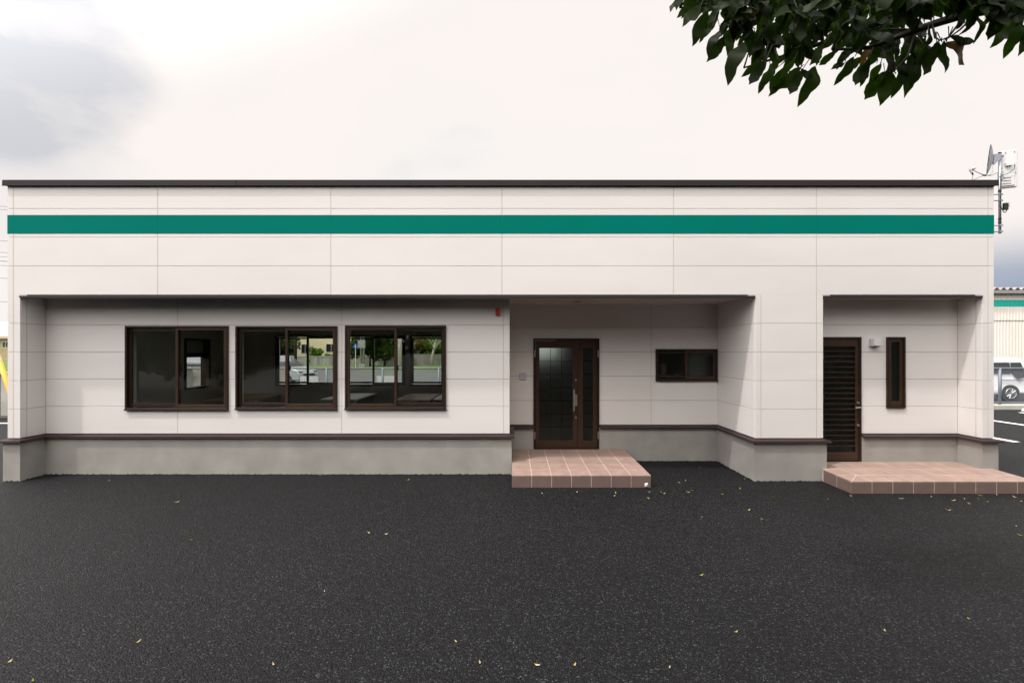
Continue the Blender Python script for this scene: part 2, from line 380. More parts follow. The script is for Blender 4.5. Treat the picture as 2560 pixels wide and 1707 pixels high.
# ================================================================== MAIN BUILDING
FY, LY, EY = 7.26, 7.66, 8.58           # front plane, shallow recesses, entrance wall
XL, XR = -8.01, 7.652
BK = 12.55
B = empty('shop_building', (0, 9.9, 0), 'single storey cream panelled building with a green stripe, brown trim and two recessed entrances', 'building')
SEAM = [-1.3835, -0.9285, -0.4735, -0.0185, 0.4365, 0.8915, 1.3465, 1.8015, 2.2565, 2.62]
HG, VG, T = 0.0026, 0.010, 0.016
sealants = bmesh.new()
def siding_wall(u0, u1, z0, z1, joints, holes, plane, core_u=None, core_t=0.13, trim=(True, True)):
    """one wall part (sheathing) with a child object for every siding panel"""
    cu = core_u or (u0, u1)
    bm = cellmesh(cu[0], cu[1], R(z0), R(z1), holes, T - 0.005, core_t, plane)
    w = mk('wall', bm, M['core'], B)
    js = [u0] + sorted(joints) + [u1]
    zs = [z0] + [s for s in SEAM if z0 + 0.03 < s < z1 - 0.03] + [z1]
    for a, b in zip(js, js[1:]):
        ua = a + (VG / 2 if a != u0 else 0); ub = b - (VG / 2 if b != u1 else 0)
        for c, d in zip(zs, zs[1:]):
            za = R(c) + (HG if c != z0 else 0); zb = R(d) - (HG if d != z1 else 0)
            spans = [(ua, ub)]
            for h in holes:
                if h[2] <= za + .001 and h[3] >= zb - .001:
                    spans = [q for s_ in spans for q in ((s_[0], min(s_[1], h[0])), (max(s_[0], h[1]), s_[1])) if q[1] - q[0] > 0.01]
            for qa, qb in spans:
                pb = cellmesh(qa, qb, za, zb, holes, 0.0, T, plane, bevel=0.0022)
                if pb is not None: mk('siding_panel', pb, M['siding'], w)
    for j in joints:
        us = (j - VG / 2 + 0.0004, j + VG / 2 - 0.0004)
        hz = [h for h in holes if h[0] < j < h[1]]
        sb = cellmesh(us[0], us[1], R(z0), R(z1), hz, 0.001, T - 0.006, plane)
        me = bpy.data.meshes.new('tmp'); sb.to_mesh(me); sealants.from_mesh(me); sb.free()
    return w
# windows / doors as holes (u0,u1,z0,z1 absolute)
W1 = (-6.468, -4.745, R(-0.985), R(0.419)); W2 = (-4.622, -2.922, R(-0.975), R(0.415)); W3 = (-2.792, -1.104, R(-0.975), R(0.425))
DE = (0.400, 1.633, R(-1.835), R(0.233)); WS = (2.693, 3.846, R(-0.559), R(0.034))
DR = (4.965, 5.837, R(-1.845), R(0.232)); WT = (6.266, 6.574, R(-0.957), R(0.232))
def inset(h, d): return (h[0] + d, h[1] - d, h[2] + d, h[3] - d)
FB = 0.8915                                   # underside of the fascia
siding_wall(XL, XR, FB, 2.62, [XL + 0.092, -5.627, -2.877, -0.159, 2.566, 4.836, XR - 0.09], [], planeY(FY), core_u=(XL + T, XR - T))
siding_wall(XL, -7.81, SEAM[0], FB, [XL + 0.092], [], planeY(FY), core_u=(XL + T, -7.81 - T))
siding_wall(3.86, 4.94, SEAM[0], FB, [3.955, 4.838], [], planeY(FY), core_u=(3.86 + T, 4.94 - T))
siding_wall(7.465, XR, SEAM[0], FB, [XR - 0.09], [], planeY(FY), core_u=(7.465 + T, XR - T))
siding_wall(-7.81, -0.04, SEAM[0], FB, [-5.602, -2.853, -0.142], [inset(h, 0.012) for h in (W1, W2, W3)], planeY(LY), core_u=(-7.81, -0.04 - T))
siding_wall(-0.04, 3.86, SEAM[0], FB, [2.611], [inset(DE, 0.012), inset(WS, 0.012)], planeY(EY), core_u=(-0.04, 3.86))
siding_wall(4.94, 7.465, SEAM[0], FB, [], [inset(DR, 0.012), inset(WT, 0.012)], planeY(LY), core_u=(4.94, 7.465))
siding_wall(FY + T, LY, SEAM[0], FB, [FY + 0.10], [], planeX(-7.81, 1), core_t=0.10)
siding_wall(LY + T, EY, SEAM[0], FB, [LY + 0.10], [], planeX(-0.04, 1))
siding_wall(FY + T, EY, SEAM[0], FB, [FY + 0.10], [], planeX(3.86, -1))
siding_wall(FY + T, LY, SEAM[0], FB, [FY + 0.10], [], planeX(4.94, 1))
siding_wall(FY + T, LY, SEAM[0], FB, [FY + 0.10], [], planeX(7.465, -1), core_t=0.10)
SIDEW = (10.88, 11.78, R(-0.93), R(0.30))
siding_wall(FY + T, BK, SEAM[0], 2.62, [FY + 0.10, 9.9], [SIDEW], planeX(XL, -1), core_t=0.10)
siding_wall(FY + T, BK, SEAM[0], 2.62, [FY + 0.10, 9.9], [], planeX(XR, 1), core_t=0.10)
mk('joint_sealant', sealants, M['sealant'], B)

# green stripe film, one length per panel
js = [XL, XL + 0.092, -5.627, -2.877, -0.159, 2.566, 4.836, XR - 0.09, XR]
for a, b in zip(js, js[1:]):
    mk('green_stripe', bbox(a + (0.0006 if a != XL else -0.002), b - (0.0006 if b != XR else -0.002), FY - 0.0025, FY + 0.004, R(1.858), R(2.155)), M['stripe'], B)
# roof edge flashing in lengths, roof deck
xs = [XL - 0.045, -4.35, -1.6, 1.05, 3.7, XR + 0.04]
for a, b in zip(xs, xs[1:]):
    bm = bmesh.new()
    prism(bm, [(FY - 0.045, R(2.605)), (FY - 0.040, R(2.70)), (FY + 0.25, R(2.725)), (FY + 0.25, R(2.62)), (FY - 0.028, R(2.62)), (FY - 0.028, R(2.605))], 'x', a + 0.001, b - 0.001)
    mk('roof_flashing', bm, M['flash'], B, bevel=0.003)
for x0, x1 in ((XL - 0.045, XL + 0.2), (XR - 0.2, XR + 0.04)):
    mk('roof_flashing', bbox(x0, x1, FY + 0.252, BK + 0.05, R(2.605), R(2.71)), M['flash'], B)
mk('roof', bbox(XL + 0.2, XR - 0.2, FY + 0.252, BK, R(2.50), R(2.62)), M['roof_metal'], B)
# soffits and brown drip lips
mk('soffit', bbox(-7.81, 3.86, FY + T + 0.002, LY, R(0.862), R(FB) - 0.001), M['soffit'], B)
mk('soffit', bbox(-0.04, 3.86, LY + 0.002, EY, R(0.862), R(FB) - 0.001), M['soffit'], B)
mk('soffit', bbox(4.94, 7.465, FY + T + 0.002, LY, R(0.862), R(FB) - 0.001), M['soffit'], B)
for x0, x1 in ((-7.81, 3.86), (4.94, 7.465)):
    bm = bmesh.new(); prism(bm, [(FY - 0.022, R(0.842)), (FY - 0.016, R(0.874)), (FY + 0.012, R(0.876)), (FY + 0.05, R(0.876)), (FY + 0.05, R(0.842))], 'x', x0 + 0.004, x1 - 0.004)
    mk('drip_edge', bm, M['flash'], B)
    mk('drip_gap_shadow', bbox(x0 + 0.115, x1 - 0.115, FY - 0.006, FY + T, R(0.8768), R(0.8895)), M['gap_shade'], B)  # dark strip standing in for the shadow between fascia and lip
    for a in (x0 + 0.004, x1 - 0.11): mk('end_filler', bbox(a, a + 0.106, FY + 0.001, FY + T, R(0.8768), R(0.8895)), M['siding'], B)
# soft ceiling light over the entrance
bm = bmesh.new(); tube(bm, [(1.15, 8.05, R(0.845)), (1.15, 8.05, R(0.8615))], 0.07, 20); mk('downlight', bm, M['soffit'], B)

def sweep(bm, path, prof):
    """mitred sweep along an XY path; profile = (outward offset, z); outward = right of the path"""
    P = [Vector(p) for p in path]; rings = []
    for i, p in enumerate(P):
        ns = []
        if i > 0: d = (P[i] - P[i - 1]).normalized(); ns.append(Vector((d.y, -d.x)))
        if i < len(P) - 1: d = (P[i + 1] - P[i]).normalized(); ns.append(Vector((d.y, -d.x)))
        n = ns[0] if len(ns) == 1 else (ns[0] + ns[1]) / (1 + ns[0].dot(ns[1]))
        rings.append([bm.verts.new((p.x + n.x * o, p.y + n.y * o, z)) for o, z in prof])
    k = len(prof)
    for a, b in zip(rings, rings[1:]):
        for i in range(k): bm.faces.new((a[i], a[(i + 1) % k], b[(i + 1) % k], b[i]))
    bm.faces.new(rings[0]); bm.faces.new(rings[-1][::-1])
paths = [[(XL, BK), (XL, FY), (-7.81, FY), (-7.81, LY), (-0.04, LY), (-0.04, EY), (DE[0], EY)],
         [(DE[1], EY), (3.86, EY), (3.86, FY), (4.94, FY), (4.94, LY), (DR[0], LY)],
         [(DR[1], LY), (7.465, LY), (7.465, FY), (XR, FY), (XR, BK)]]
SB = R(SEAM[0])
for p in paths:
    bm = bmesh.new(); sweep(bm, p, [(-0.10, -0.05), (0.035, -0.05), (0.035, SB - 0.03), (-0.10, SB - 0.03)]); mk('plinth', bm, M['plinth'], B)
    bm = bmesh.new(); sweep(bm, p, [(-0.09, SB - 0.0125), (0.004, SB - 0.0125), (0.078, SB - 0.030), (0.082, SB - 0.066), (0.072, SB - 0.068), (0.07, SB - 0.045), (-0.09, SB - 0.03)])
    mk('plinth_cap', bm, M['capflash'], B)

fr_ = bmesh.new(); rg = random.Random(8)
for p in paths:
    pts_ = [Vector((x, y)) for x, y in p]
    for a, b in zip(pts_, pts_[1:]):
        d = (b - a).normalized(); n = Vector((d.y, -d.x)); ln = (b - a).length; q = 0.0
        while q < ln:
            w = rg.uniform(.02, .06); h = rg.choice((.004, .007, .010, .014, .020)); o = a + d * q
            P = [o + n * .030, o + d * w + n * .030, o + d * w * .5 + n * rg.uniform(.05, .085)]
            v = [fr_.verts.new((P[0].x, P[0].y, -.002)), fr_.verts.new((P[1].x, P[1].y, -.002)), fr_.verts.new((P[2].x, P[2].y, -.002)), fr_.verts.new((*(o + d * w * .5 + n * .034), h))]
            for f in ((0, 1, 3), (1, 2, 3), (2, 0, 3)): fr_.faces.new([v[i] for i in f])
            q += w * .6
mk('asphalt_fringe', fr_, M['asphalt'])['kind'] = 'structure'
# ---- inside shell
IF, IC = R(-1.80), R(0.80)
def room(x0, x1, y0, y1, front=None, back=(), left=(), right=(), fy=None):
    mk('floor', bbox(x0, x1, y0, y1, IF - 0.1, IF), M['floor_in'], B)
    mk('ceiling', bbox(x0, x1, y0, y1, IC, IC + 0.05), M['ceil_in'], B)
    if back is not None: mk('inner_wall', cellmesh(x0, x1, IF, IC, list(back), 0, 0.12, planeY(y1)), M['interior'], B)
    mk('inner_wall', cellmesh(x0, x1, IF, IC, list(front), -0.05, 0, planeY(y0)), M['interior'], B)
    mk('inner_wall', cellmesh(y0, y1, IF, IC, list(left), 0, 0.08, planeX(x0, 1)), M['interior'], B)
    mk('inner_wall', cellmesh(y0, y1, IF, IC, list(right), 0, 0.08, planeX(x1, -1)), M['interior'], B)
RB = 12.40
BW = [(-6.39, -4.67, R(-0.935), R(0.405)), (-4.60, -2.90, R(-0.935), R(0.405)), (-2.74, -1.04, R(-0.935), R(0.405))]
room(-7.80, -0.30, 7.86, RB, front=[inset(h, 0.012) for h in (W1, W2, W3)], back=[inset(h, 0.012) for h in BW], left=[inset(SIDEW, 0.012)])
HW = (0.10, 1.25, R(-0.15), R(0.72))
room(-0.05, 3.70, 8.78, RB, front=[(DE[0] + .012, DE[1] - .012, IF - .2, DE[3] - .012), inset(WS, 0.012)], back=[HW])
room(5.05, 7.40, 7.86, RB, front=[(DR[0] + .012, DR[1] - .012, IF - .2, DR[3] - .012), inset(WT, 0.012)])
mk('rear_wall', cellmesh(XL + 0.1, XR - 0.1, 0.0, R(2.5), [inset(h, 0.012) for h in BW] + [HW], 0, 0.02, planeY(BK)), M['siding'], B)

# ---- windows
def sliding(h, Y, outer_right=True, depth=0.09, proud=0.028, back=False, name='window', pane_mats=None, lock=True):
    """two-sash sliding window; frame, sashes and panes"""
    x0, x1, z0, z1 = h; fw = 0.032; s = -1 if back else 1
    ya, yb = (Y - proud, Y + depth)
    bm = bmesh.new()
    box(bm, x0, x0 + fw, ya, yb, z0, z1); box(bm, x1 - fw, x1, ya, yb, z0, z1)
    box(bm, x0 + fw, x1 - fw, ya, yb, z1 - fw, z1); box(bm, x0 + fw, x1 - fw, ya, yb, z0, z0 + fw)
    box(bm, x0 - 0.008, x1 + 0.008, ya - 0.012, ya - 0.0005, z0 - 0.012, z0 + 0.012)
    fr = mk(name, bm, M['bronze'], B, bevel=0.002)
    xm = (x0 + x1) / 2; st = 0.042
    for side in (0, 1):
        outer = (side == 1) == outer_right
        y0 = ya + 0.012 if outer else ya + 0.050; y1 = y0 + 0.030
        a, b = (x0 + fw + .001, xm + st / 2) if side == 0 else (xm - st / 2, x1 - fw - .001)
        c, d = z0 + fw + 0.001, z1 - fw - 0.001
        if not outer: c += 0.018; d -= 0.012
        bt, tp = 0.052, 0.042
        bm = bmesh.new()
        box(bm, a, a + st, y0, y1, c, d); box(bm, b - st, b, y0, y1, c, d)
        box(bm, a + st, b - st, y0 + .001, y1, d - tp, d); box(bm, a + st, b - st, y0 + .001, y1, c, c + bt)
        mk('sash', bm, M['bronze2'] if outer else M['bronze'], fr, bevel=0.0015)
        pm = pane_mats[side] if pane_mats else M['glass']
        mk('pane', bbox(a + st, b - st, y0 + 0.011, y0 + 0.016, c + bt, d - tp), pm, fr)
    if lock:
        mk('crescent_lock', bbox(xm - 0.012, xm + 0.03, ya + 0.081, ya + 0.10, (z0 + z1) / 2 - 0.05, (z0 + z1) / 2 + 0.03), M['dark_plastic'], fr)
    return fr
sliding(W1, LY, True); sliding(W2, LY, True); sliding(W3, LY, False)
sliding(WS, EY, True, pane_mats=[M['glass'], M['frost']])
for h in BW: sliding(h, RB - 0.03, True, proud=0.03, depth=0.12)
# single side window in the left gable
y0, y1, z0, z1 = SIDEW
bm = bmesh.new()
for a in ((-7.99, -7.77, y0, y0 + 0.05, z0, z1), (-7.99, -7.77, y1 - 0.05, y1, z0, z1), (-7.99, -7.77, y0 + .05, y1 - .05, z1 - 0.05, z1), (-7.99, -7.77, y0 + .05, y1 - .05, z0, z0 + 0.05), (-7.95, -7.90, y0 + .05, y1 - .05, R(-0.16), R(-0.05))): box(bm, *a)
fr = mk('window', bm, M['bronze'], B)
mk('pane', bbox(-7.93, -7.925, y0 + .05, y1 - .05, z0 + 0.05, R(-0.16)), M['glass'], fr)
mk('pane', bbox(-7.93, -7.925, y0 + .05, y1 - .05, R(-0.05), z1 - 0.05), M['roof_metal'], fr)
# window added high in the hall so the frosted door panes glow
bm = bmesh.new(); x0, x1, z0, z1 = HW
for a in ((x0, x0 + .04, RB - .01, BK, z0, z1), (x1 - .04, x1, RB - .01, BK, z0, z1), (x0 + .04, x1 - .04, RB - .01, BK, z0, z0 + .04), (x0 + .04, x1 - .04, RB - .01, BK, z1 - .04, z1)): box(bm, *a)
fr = mk('window', bm, M['bronze'], B); mk('pane', bbox(x0 + .04, x1 - .04, RB + .04, RB + .045, z0 + .04, z1 - .04), M['glass'], fr)
# slit window
x0, x1, z0, z1 = WT
bm = bmesh.new(); ya, yb = LY - 0.03, LY + 0.09; fw = 0.03
for a in ((x0, x0 + fw, ya, yb, z0, z1), (x1 - fw, x1, ya, yb, z0, z1), (x0 + fw, x1 - fw, ya, yb, z0, z0 + fw), (x0 + fw, x1 - fw, ya, yb, z1 - fw, z1)): box(bm, *a)
fr = mk('window', bm, M['bronze'], B, bevel=0.002)
bm = bmesh.new(); g = 0.052; a0, a1, c0, c1 = x0 + fw + .002, x1 - fw - .002, z0 + fw + .002, z1 - fw - .002; y0 = ya + 0.02; y1 = y0 + 0.04
for a in ((a0, a0 + g, y0, y1, c0, c1), (a1 - g, a1, y0, y1, c0, c1), (a0 + g, a1 - g, y0, y1, c0, c0 + g + .03), (a0 + g, a1 - g, y0, y1, c1 - g, c1)): box(bm, *a)
mk('sash', bm, M['bronze2'], fr, bevel=0.002); mk('pane', bbox(a0 + g, a1 - g, y0 + .02, y0 + .026, c0 + g + .03, c1 - g), M['frost'], fr)

# ---- entrance door: big glazed leaf with side leaf
x0, x1, z0, z1 = DE
D = mk('door', (lambda bm: [box(bm, x0, x0 + .038, EY - .03, EY + .10, z0, z1), box(bm, x1 - .038, x1, EY - .03, EY + .10, z0, z1), box(bm, x0 + .038, x1 - .038, EY - .03, EY + .10, z1 - .035, z1), box(bm, x0 + .038, x1 - .038, EY - .02, EY + .10, z0, z0 + .02)] and bm)(bmesh.new()), M['bronze'], B, bevel=0.002)
def leaf(a, b, c, d, ga, gb, gc, gd, y, m):
    bm = cellmesh(a, b, c, d, [(ga, gb, gc, gd)], 0, 0.04, planeY(y), bevel=0.003)
    return mk('door_leaf', bm, m, D)
k = 8.58 / 1143.0
gx = lambda zx: (1180 + zx / 3.0146 - 1280) * k
gz = lambda zy: R((877 - (720 + zy / 3.0146)) * k)
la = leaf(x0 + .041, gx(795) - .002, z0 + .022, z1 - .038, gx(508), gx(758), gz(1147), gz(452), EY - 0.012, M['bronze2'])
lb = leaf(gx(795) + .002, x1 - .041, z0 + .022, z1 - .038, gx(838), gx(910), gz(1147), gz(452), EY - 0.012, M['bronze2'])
mk('pane', bbox(gx(508), gx(758), EY + .006, EY + .012, gz(1147), gz(452)), M['frost'], D)
mk('pane', bbox(gx(838), gx(910), EY + .006, EY + .012, gz(1147), gz(452)), M['frost'], D)
rows = [gz(452 + (1147 - 452) * i / 7) for i in range(1, 7)]
for c in (1, 2):
    x = gx(508) + (gx(758) - gx(508)) * c / 3
    mk('glazing_bar', bbox(x - .004, x + .004, EY + .0015, EY + .0055, gz(1147), gz(452)), M['bronze'], D)
for r_ in rows:
    mk('glazing_bar', bbox(gx(508), gx(758), EY + .0005, EY + .0045, r_ - .004, r_ + .004), M['bronze'], D)
    mk('glazing_bar', bbox(gx(838), gx(910), EY + .0005, EY + .0045, r_ - .004, r_ + .004), M['bronze'], D)
bm = bmesh.new(); box(bm, gx(759), gx(771), EY - .075, EY - .05, gz(925), gz(762)); mk('handle', bm, M['steel'], D, bevel=0.004)
bm = bmesh.new(); box(bm, gx(774), gx(792), EY - .028, EY - .012, gz(886), gz(800)); box(bm, gx(769), gx(790), EY - .055, EY - .0285, gz(818), gz(803)); box(bm, gx(769), gx(790), EY - .055, EY - .0285, gz(884), gz(869)); mk('handle_plate', bm, M['steel'], D, bevel=0.002)
for zy in (692, 974):
    bm = bmesh.new(); tube(bm, [(gx(782), EY - .032, gz(zy)), (gx(782), EY - .010, gz(zy))], [0.018, 0.021], 16); mk('lock_cylinder', bm, M['steel'], D, smooth=False)
for zx in (473, 947):
    for za, zb in ((520, 468), (1133, 1080)):
        bm = bmesh.new(); tube(bm, [(gx(zx), EY - .042, gz(za)), (gx(zx), EY - .042, gz(zb))], 0.009, 10); mk('hinge', bm, M['steel'], D)
# ---- side door with horizontal louvre bars
x0, x1, z0, z1 = DR
D2 = mk('door', (lambda bm: [box(bm, x0, x0 + .036, LY - .03, LY + .10, z0, z1), box(bm, x1 - .036, x1, LY - .03, LY + .10, z0, z1), box(bm, x0 + .036, x1 - .036, LY - .03, LY + .10, z1 - .036, z1), box(bm, x0 + .036, x1 - .036, LY - .02, LY + .10, z0, z0 + .02)] and bm)(bmesh.new()), M['bronze'], B, bevel=0.002)
k2 = 7.66 / 1143.0
hx = lambda zx: (2030 + zx / 2.958 - 1280) * k2
hz = lambda zy: R((877 - (720 + zy / 2.958)) * k2)
a, b, c, d = x0 + .11, hx(318), hz(1213), hz(432)
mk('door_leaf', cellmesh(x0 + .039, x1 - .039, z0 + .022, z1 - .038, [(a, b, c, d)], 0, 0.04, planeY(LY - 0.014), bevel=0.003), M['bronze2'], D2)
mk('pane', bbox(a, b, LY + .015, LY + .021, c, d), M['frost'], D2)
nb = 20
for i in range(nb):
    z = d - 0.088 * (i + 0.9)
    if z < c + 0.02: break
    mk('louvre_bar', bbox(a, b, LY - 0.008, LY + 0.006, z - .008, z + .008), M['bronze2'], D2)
bm = bmesh.new(); tube(bm, [(hx(336), LY - .014, hz(880)), (hx(336), LY - .055, hz(880))], 0.011, 10); tube(bm, [(hx(343), LY - .058, hz(880)), (hx(300), LY - .062, hz(882))], 0.011, 10); mk('lever_handle', bm, M['steel'], D2)
for zy in (848, 1013):
    bm = bmesh.new(); tube(bm, [(hx(335), LY - .032, hz(zy)), (hx(335), LY - .012, hz(zy))], [0.018, 0.021], 16); mk('lock_cylinder', bm, M['steel'], D2)

# ---- porches
def porch(name, label, x0, nx, yf, yb, zf, zb, left_open_to=None, right_open_to=None, miter=False):
    t = empty(name, (x0, yf, 0), label, 'porch')
    w = 0.30; x1 = x0 + nx * w; g = 0.004; th = 0.003
    top = lambda y: zf + (zb - zf) * (y - yf) / (yb - yf)
    # mortar bed (recessed joints show)
    bm = bmesh.new()
    prism(bm, [(yf + th, -0.04), (yb, -0.04), (yb, top(yb) - 0.0014), (yf + th, top(yf) - 0.0014)], 'x', x0 + th, x1 - th)
    mk('mortar_bed', bm, M['grout'], t)
    meshes = {}
    ys = [yf]; 
    while ys[-1] < yb - 0.02: ys.append(min(yb, ys[-1] + w))
    def tile(bm, m): mk('tile', bm, m, t, bevel=0.0015)
    for j, (ya, y2) in enumerate(zip(ys, ys[1:])):
        for i in range(nx):
            xa = x0 + i * w
            bm = bmesh.new()
            e = random.uniform(-0.0006, 0.0006)
            def slab(poly):
                v0 = [bm.verts.new((x, y, top(y) + e)) for x, y in poly]; v1 = [bm.verts.new((x, y, top(y) - 0.012)) for x, y in poly]
                bm.faces.new(v0); bm.faces.new(v1[::-1])
                for q in range(len(poly)): bm.faces.new((v0[q], v1[q], v1[(q + 1) % len(poly)], v0[(q + 1) % len(poly)]))
            fa = 0 if j == 0 else g; ga = 0 if i == 0 else g; gb = 0 if i == nx - 1 else g
            if miter and j == 0 and i == 0:
                slab([(xa + 0.005, ya), (xa + w - g, ya), (xa + w - g, y2 - g)])
                tile(bm, M['tile_top']); bm = bmesh.new()
                slab([(xa, ya + 0.005), (xa + w - g - 0.007, y2 - g), (xa, y2 - g)])
            else:
                slab([(xa + ga, ya + fa), (xa + w - gb, ya + fa), (xa + w - gb, y2 - g), (xa + ga, y2 - g)])
            tile(bm, M['tile_top'])
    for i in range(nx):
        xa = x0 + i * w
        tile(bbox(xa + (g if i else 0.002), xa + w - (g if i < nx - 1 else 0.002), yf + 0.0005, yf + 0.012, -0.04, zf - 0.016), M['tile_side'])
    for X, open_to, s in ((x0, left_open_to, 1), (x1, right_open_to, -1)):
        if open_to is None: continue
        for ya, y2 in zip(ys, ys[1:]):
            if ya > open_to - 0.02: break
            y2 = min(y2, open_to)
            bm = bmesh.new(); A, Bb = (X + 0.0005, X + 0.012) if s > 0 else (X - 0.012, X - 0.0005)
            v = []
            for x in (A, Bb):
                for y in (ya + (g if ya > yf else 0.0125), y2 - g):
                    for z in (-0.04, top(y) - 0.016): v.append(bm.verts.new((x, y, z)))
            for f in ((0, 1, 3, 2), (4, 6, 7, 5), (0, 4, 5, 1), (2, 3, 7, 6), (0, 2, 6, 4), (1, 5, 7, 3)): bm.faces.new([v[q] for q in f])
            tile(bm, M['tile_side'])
    return t
porch('tiled_porch', 'pink tiled step below the glazed double entrance door', -0.002, 7, 6.90, EY - 0.034, 0.182, 0.224, left_open_to=LY - 0.036, right_open_to=EY - 0.034)
porch('tiled_porch', 'wide pink tiled step in front of the louvred side door and slit window', 4.905, 9, 6.607, LY - 0.034, 0.174, 0.214, left_open_to=FY - 0.036, right_open_to=LY - 0.034, miter=True)

# ---- small things on the walls
t = empty('wall_lamp', (6.053, LY, R(0.13)), 'white box wall lamp between the louvred door and the slit window', 'lamp')
mk('back_plate', bbox(5.985, 6.12, LY - .018, LY - .001, R(0.075), R(0.20)), M['grey_plastic'], t)
bm = bmesh.new(); prism(bm, [(LY - .019, R(0.078)), (LY - .075, R(0.078)), (LY - .105, R(0.085)), (LY - .105, R(0.205)), (LY - .019, R(0.205))], 'x', 5.99, 6.118); mk('lamp_body', bm, M['white_plastic'], t, bevel=0.004)
mk('lens', bbox(6.01, 6.10, LY - .072, LY - .03, R(0.066), R(0.0775)), M['dark_plastic'], t)
t = empty('alarm_lamp', (-0.242, LY, R(0.645)), 'small red alarm lamp high on the wall beside the entrance recess', 'alarm')
bm = bmesh.new(); prism(bm, [(LY - .002, R(0.585)), (LY - .05, R(0.592)), (LY - .062, R(0.63)), (LY - .062, R(0.69)), (LY - .04, R(0.708)), (LY - .002, R(0.708))], 'x', -0.275, -0.208); mk('housing', bm, M['red_plastic'], t, bevel=0.006)
for z in (0.61, 0.635, 0.66): mk('vent_rib', bbox(-0.262, -0.221, LY - .066, LY - .058, R(z), R(z + 0.008)), M['red_plastic'], t)
t = empty('door_intercom', (0.201, EY, R(-0.474)), 'pale grey square box on the wall left of the entrance door', 'intercom')
mk('housing', bbox(0.138, 0.266, EY - .03, EY - .001, R(-0.540), R(-0.408)), M['grey_plastic'], t, bevel=0.006)
mk('speaker_slot', bbox(0.18, 0.225, EY - .0325, EY - .028, R(-0.430), R(-0.424)), M['dark_plastic'], t)

# ---- tables in the left room
TZ = R(-1.13)
tl = {}
def table(x0, x1, y0, y1, m, label):
    t = empty('table', ((x0 + x1) / 2, (y0 + y1) / 2, IF), label, 'table', 'tables in the room behind the windows')
    mk('table_top', bbox(x0, x1, y0, y1, TZ - 0.03, TZ), m, t, bevel=0.003)
    for x in (x0 + .05, x1 - .05):
        for y in (y0 + .05, y1 - .05): mk('leg', bbox(x - .02, x + .02, y - .02, y + .02, IF, TZ - .03), M['galv'], t)
table(-7.05, -6.12, 10.4, 12.2, M['table_brown'], 'brown table seen through the left pane of the middle window')
table(-4.49, -3.63, 10.7, 12.3, M['table_white'], 'white table seen through the left pane of the right hand window')
table(-2.72, -1.90, 10.55, 12.2, M['table_brown'], 'brown table at the right edge of the right hand window')
table(-1.85, -1.0, 10.7, 12.3, M['table_white'], 'white table in the lower right corner of the right hand window')

# ================================================================== AERIALS ON THE RIGHT GABLE
AY = 7.36; ka = AY / F
ax = lambda px: (px - 1280) * ka
az = lambda py: R((HY - py) * ka)
mx_ = ax(2499.5)
t = empty('aerial_mast', (mx_, AY, az(583)), 'grey steel aerial mast clamped to the right end wall', 'mast')
bm = bmesh.new(); tube(bm, [(mx_, AY, az(584)), (mx_, AY, az(383))], 0.018, 12); mk('pole', bm, M['galv'], t, smooth=True)
bm = bmesh.new(); tube(bm, [(mx_, AY, az(384.5)), (mx_, AY, az(381))], 0.021, 12); mk('end_cap', bm, M['dark_plastic'], t)
for py in (486.5, 502, 564, 579.5):
    bm = bmesh.new(); tube(bm, [(XR + 0.001, AY, az(py)), (mx_ + .05, AY, az(py))], 0.008, 8); box(bm, mx_ - .024, mx_ + .024, AY - .026, AY - .019, az(py) - .012, az(py) + .012); mk('bracket', bm, M['galv'], t)
for py in (478, 548, 557): 
    bm = bmesh.new(); tube(bm, [(mx_, AY, az(py + 3)), (mx_, AY, az(py - 3))], 0.021, 12); mk('tape_band', bm, M['dark_plastic'], t)
bm = bmesh.new(); box(bm, ax(2502), ax(2512), AY - .06, AY - .02, az(527), az(510)); mk('signal_booster', bm, M['dark_plastic'], t, bevel=.004)
bm = bmesh.new(); box(bm, ax(2512.3), ax(2515.5), AY - .06, AY - .02, az(519), az(509)); mk('booster_lid', bm, M['white_plastic'], t)
def cable(name, pts, r, parent):
    bm = bmesh.new(); pts = [Vector(p) for p in pts]; out = []
    for i in range(len(pts) - 1):
        p0, p1, p2, p3 = pts[max(i - 1, 0)], pts[i], pts[i + 1], pts[min(i + 2, len(pts) - 1)]
        for s in range(5):
            u = s / 5
            out.append(0.5 * ((2 * p1) + (-p0 + p2) * u + (2 * p0 - 5 * p1 + 4 * p2 - p3) * u * u + (-p0 + 3 * p1 - 3 * p2 + p3) * u ** 3))
    out.append(pts[-1]); tube(bm, out, r, 6); return mk(name, bm, M['wire'], parent, smooth=True)
cable('cable', [(ax(2498), AY - .024, az(440)), (ax(2498), AY - .024, az(500)), (ax(2499), AY - .026, az(520)), (ax(2503), AY - .05, az(534)), (ax(2509), AY - .05, az(528))], 0.006, t)
# flat panel aerial
pn = empty('panel_aerial', (ax(2525), AY, az(472)), 'white flat panel aerial seen from behind at the top right of the mast', 'aerial')
NV = Vector((-0.20, -1.0, 0)).normalized()         # back face direction
U = Vector((1.0, -0.42, 0)).normalized(); V_ = Vector((0, 0, 1))
c0 = Vector((ax(2502), AY + 0.02, az(424.0)))
def pbox(bm, u0, u1, v0, v1, d0, d1):
    Dn = U.cross(V_).normalized()              # towards the viewer side
    if Dn.y > 0: Dn = -Dn
    P = [c0 + U * (u * .66) + V_ * v + Dn * d for u in (u0, u1) for v in (v0, v1) for d in (d0, d1)]
    v = [bm.verts.new(p) for p in P]
    for f in ((0, 1, 3, 2), (4, 6, 7, 5), (0, 4, 5, 1), (2, 3, 7, 6), (0, 2, 6, 4), (1, 5, 7, 3)): bm.faces.new([v[i] for i in f])
bm = bmesh.new(); pbox(bm, 0, 0.33, -0.30, 0.30, -0.05, 0.0); mk('panel', bm, M['white_plastic'], pn, bevel=0.012)
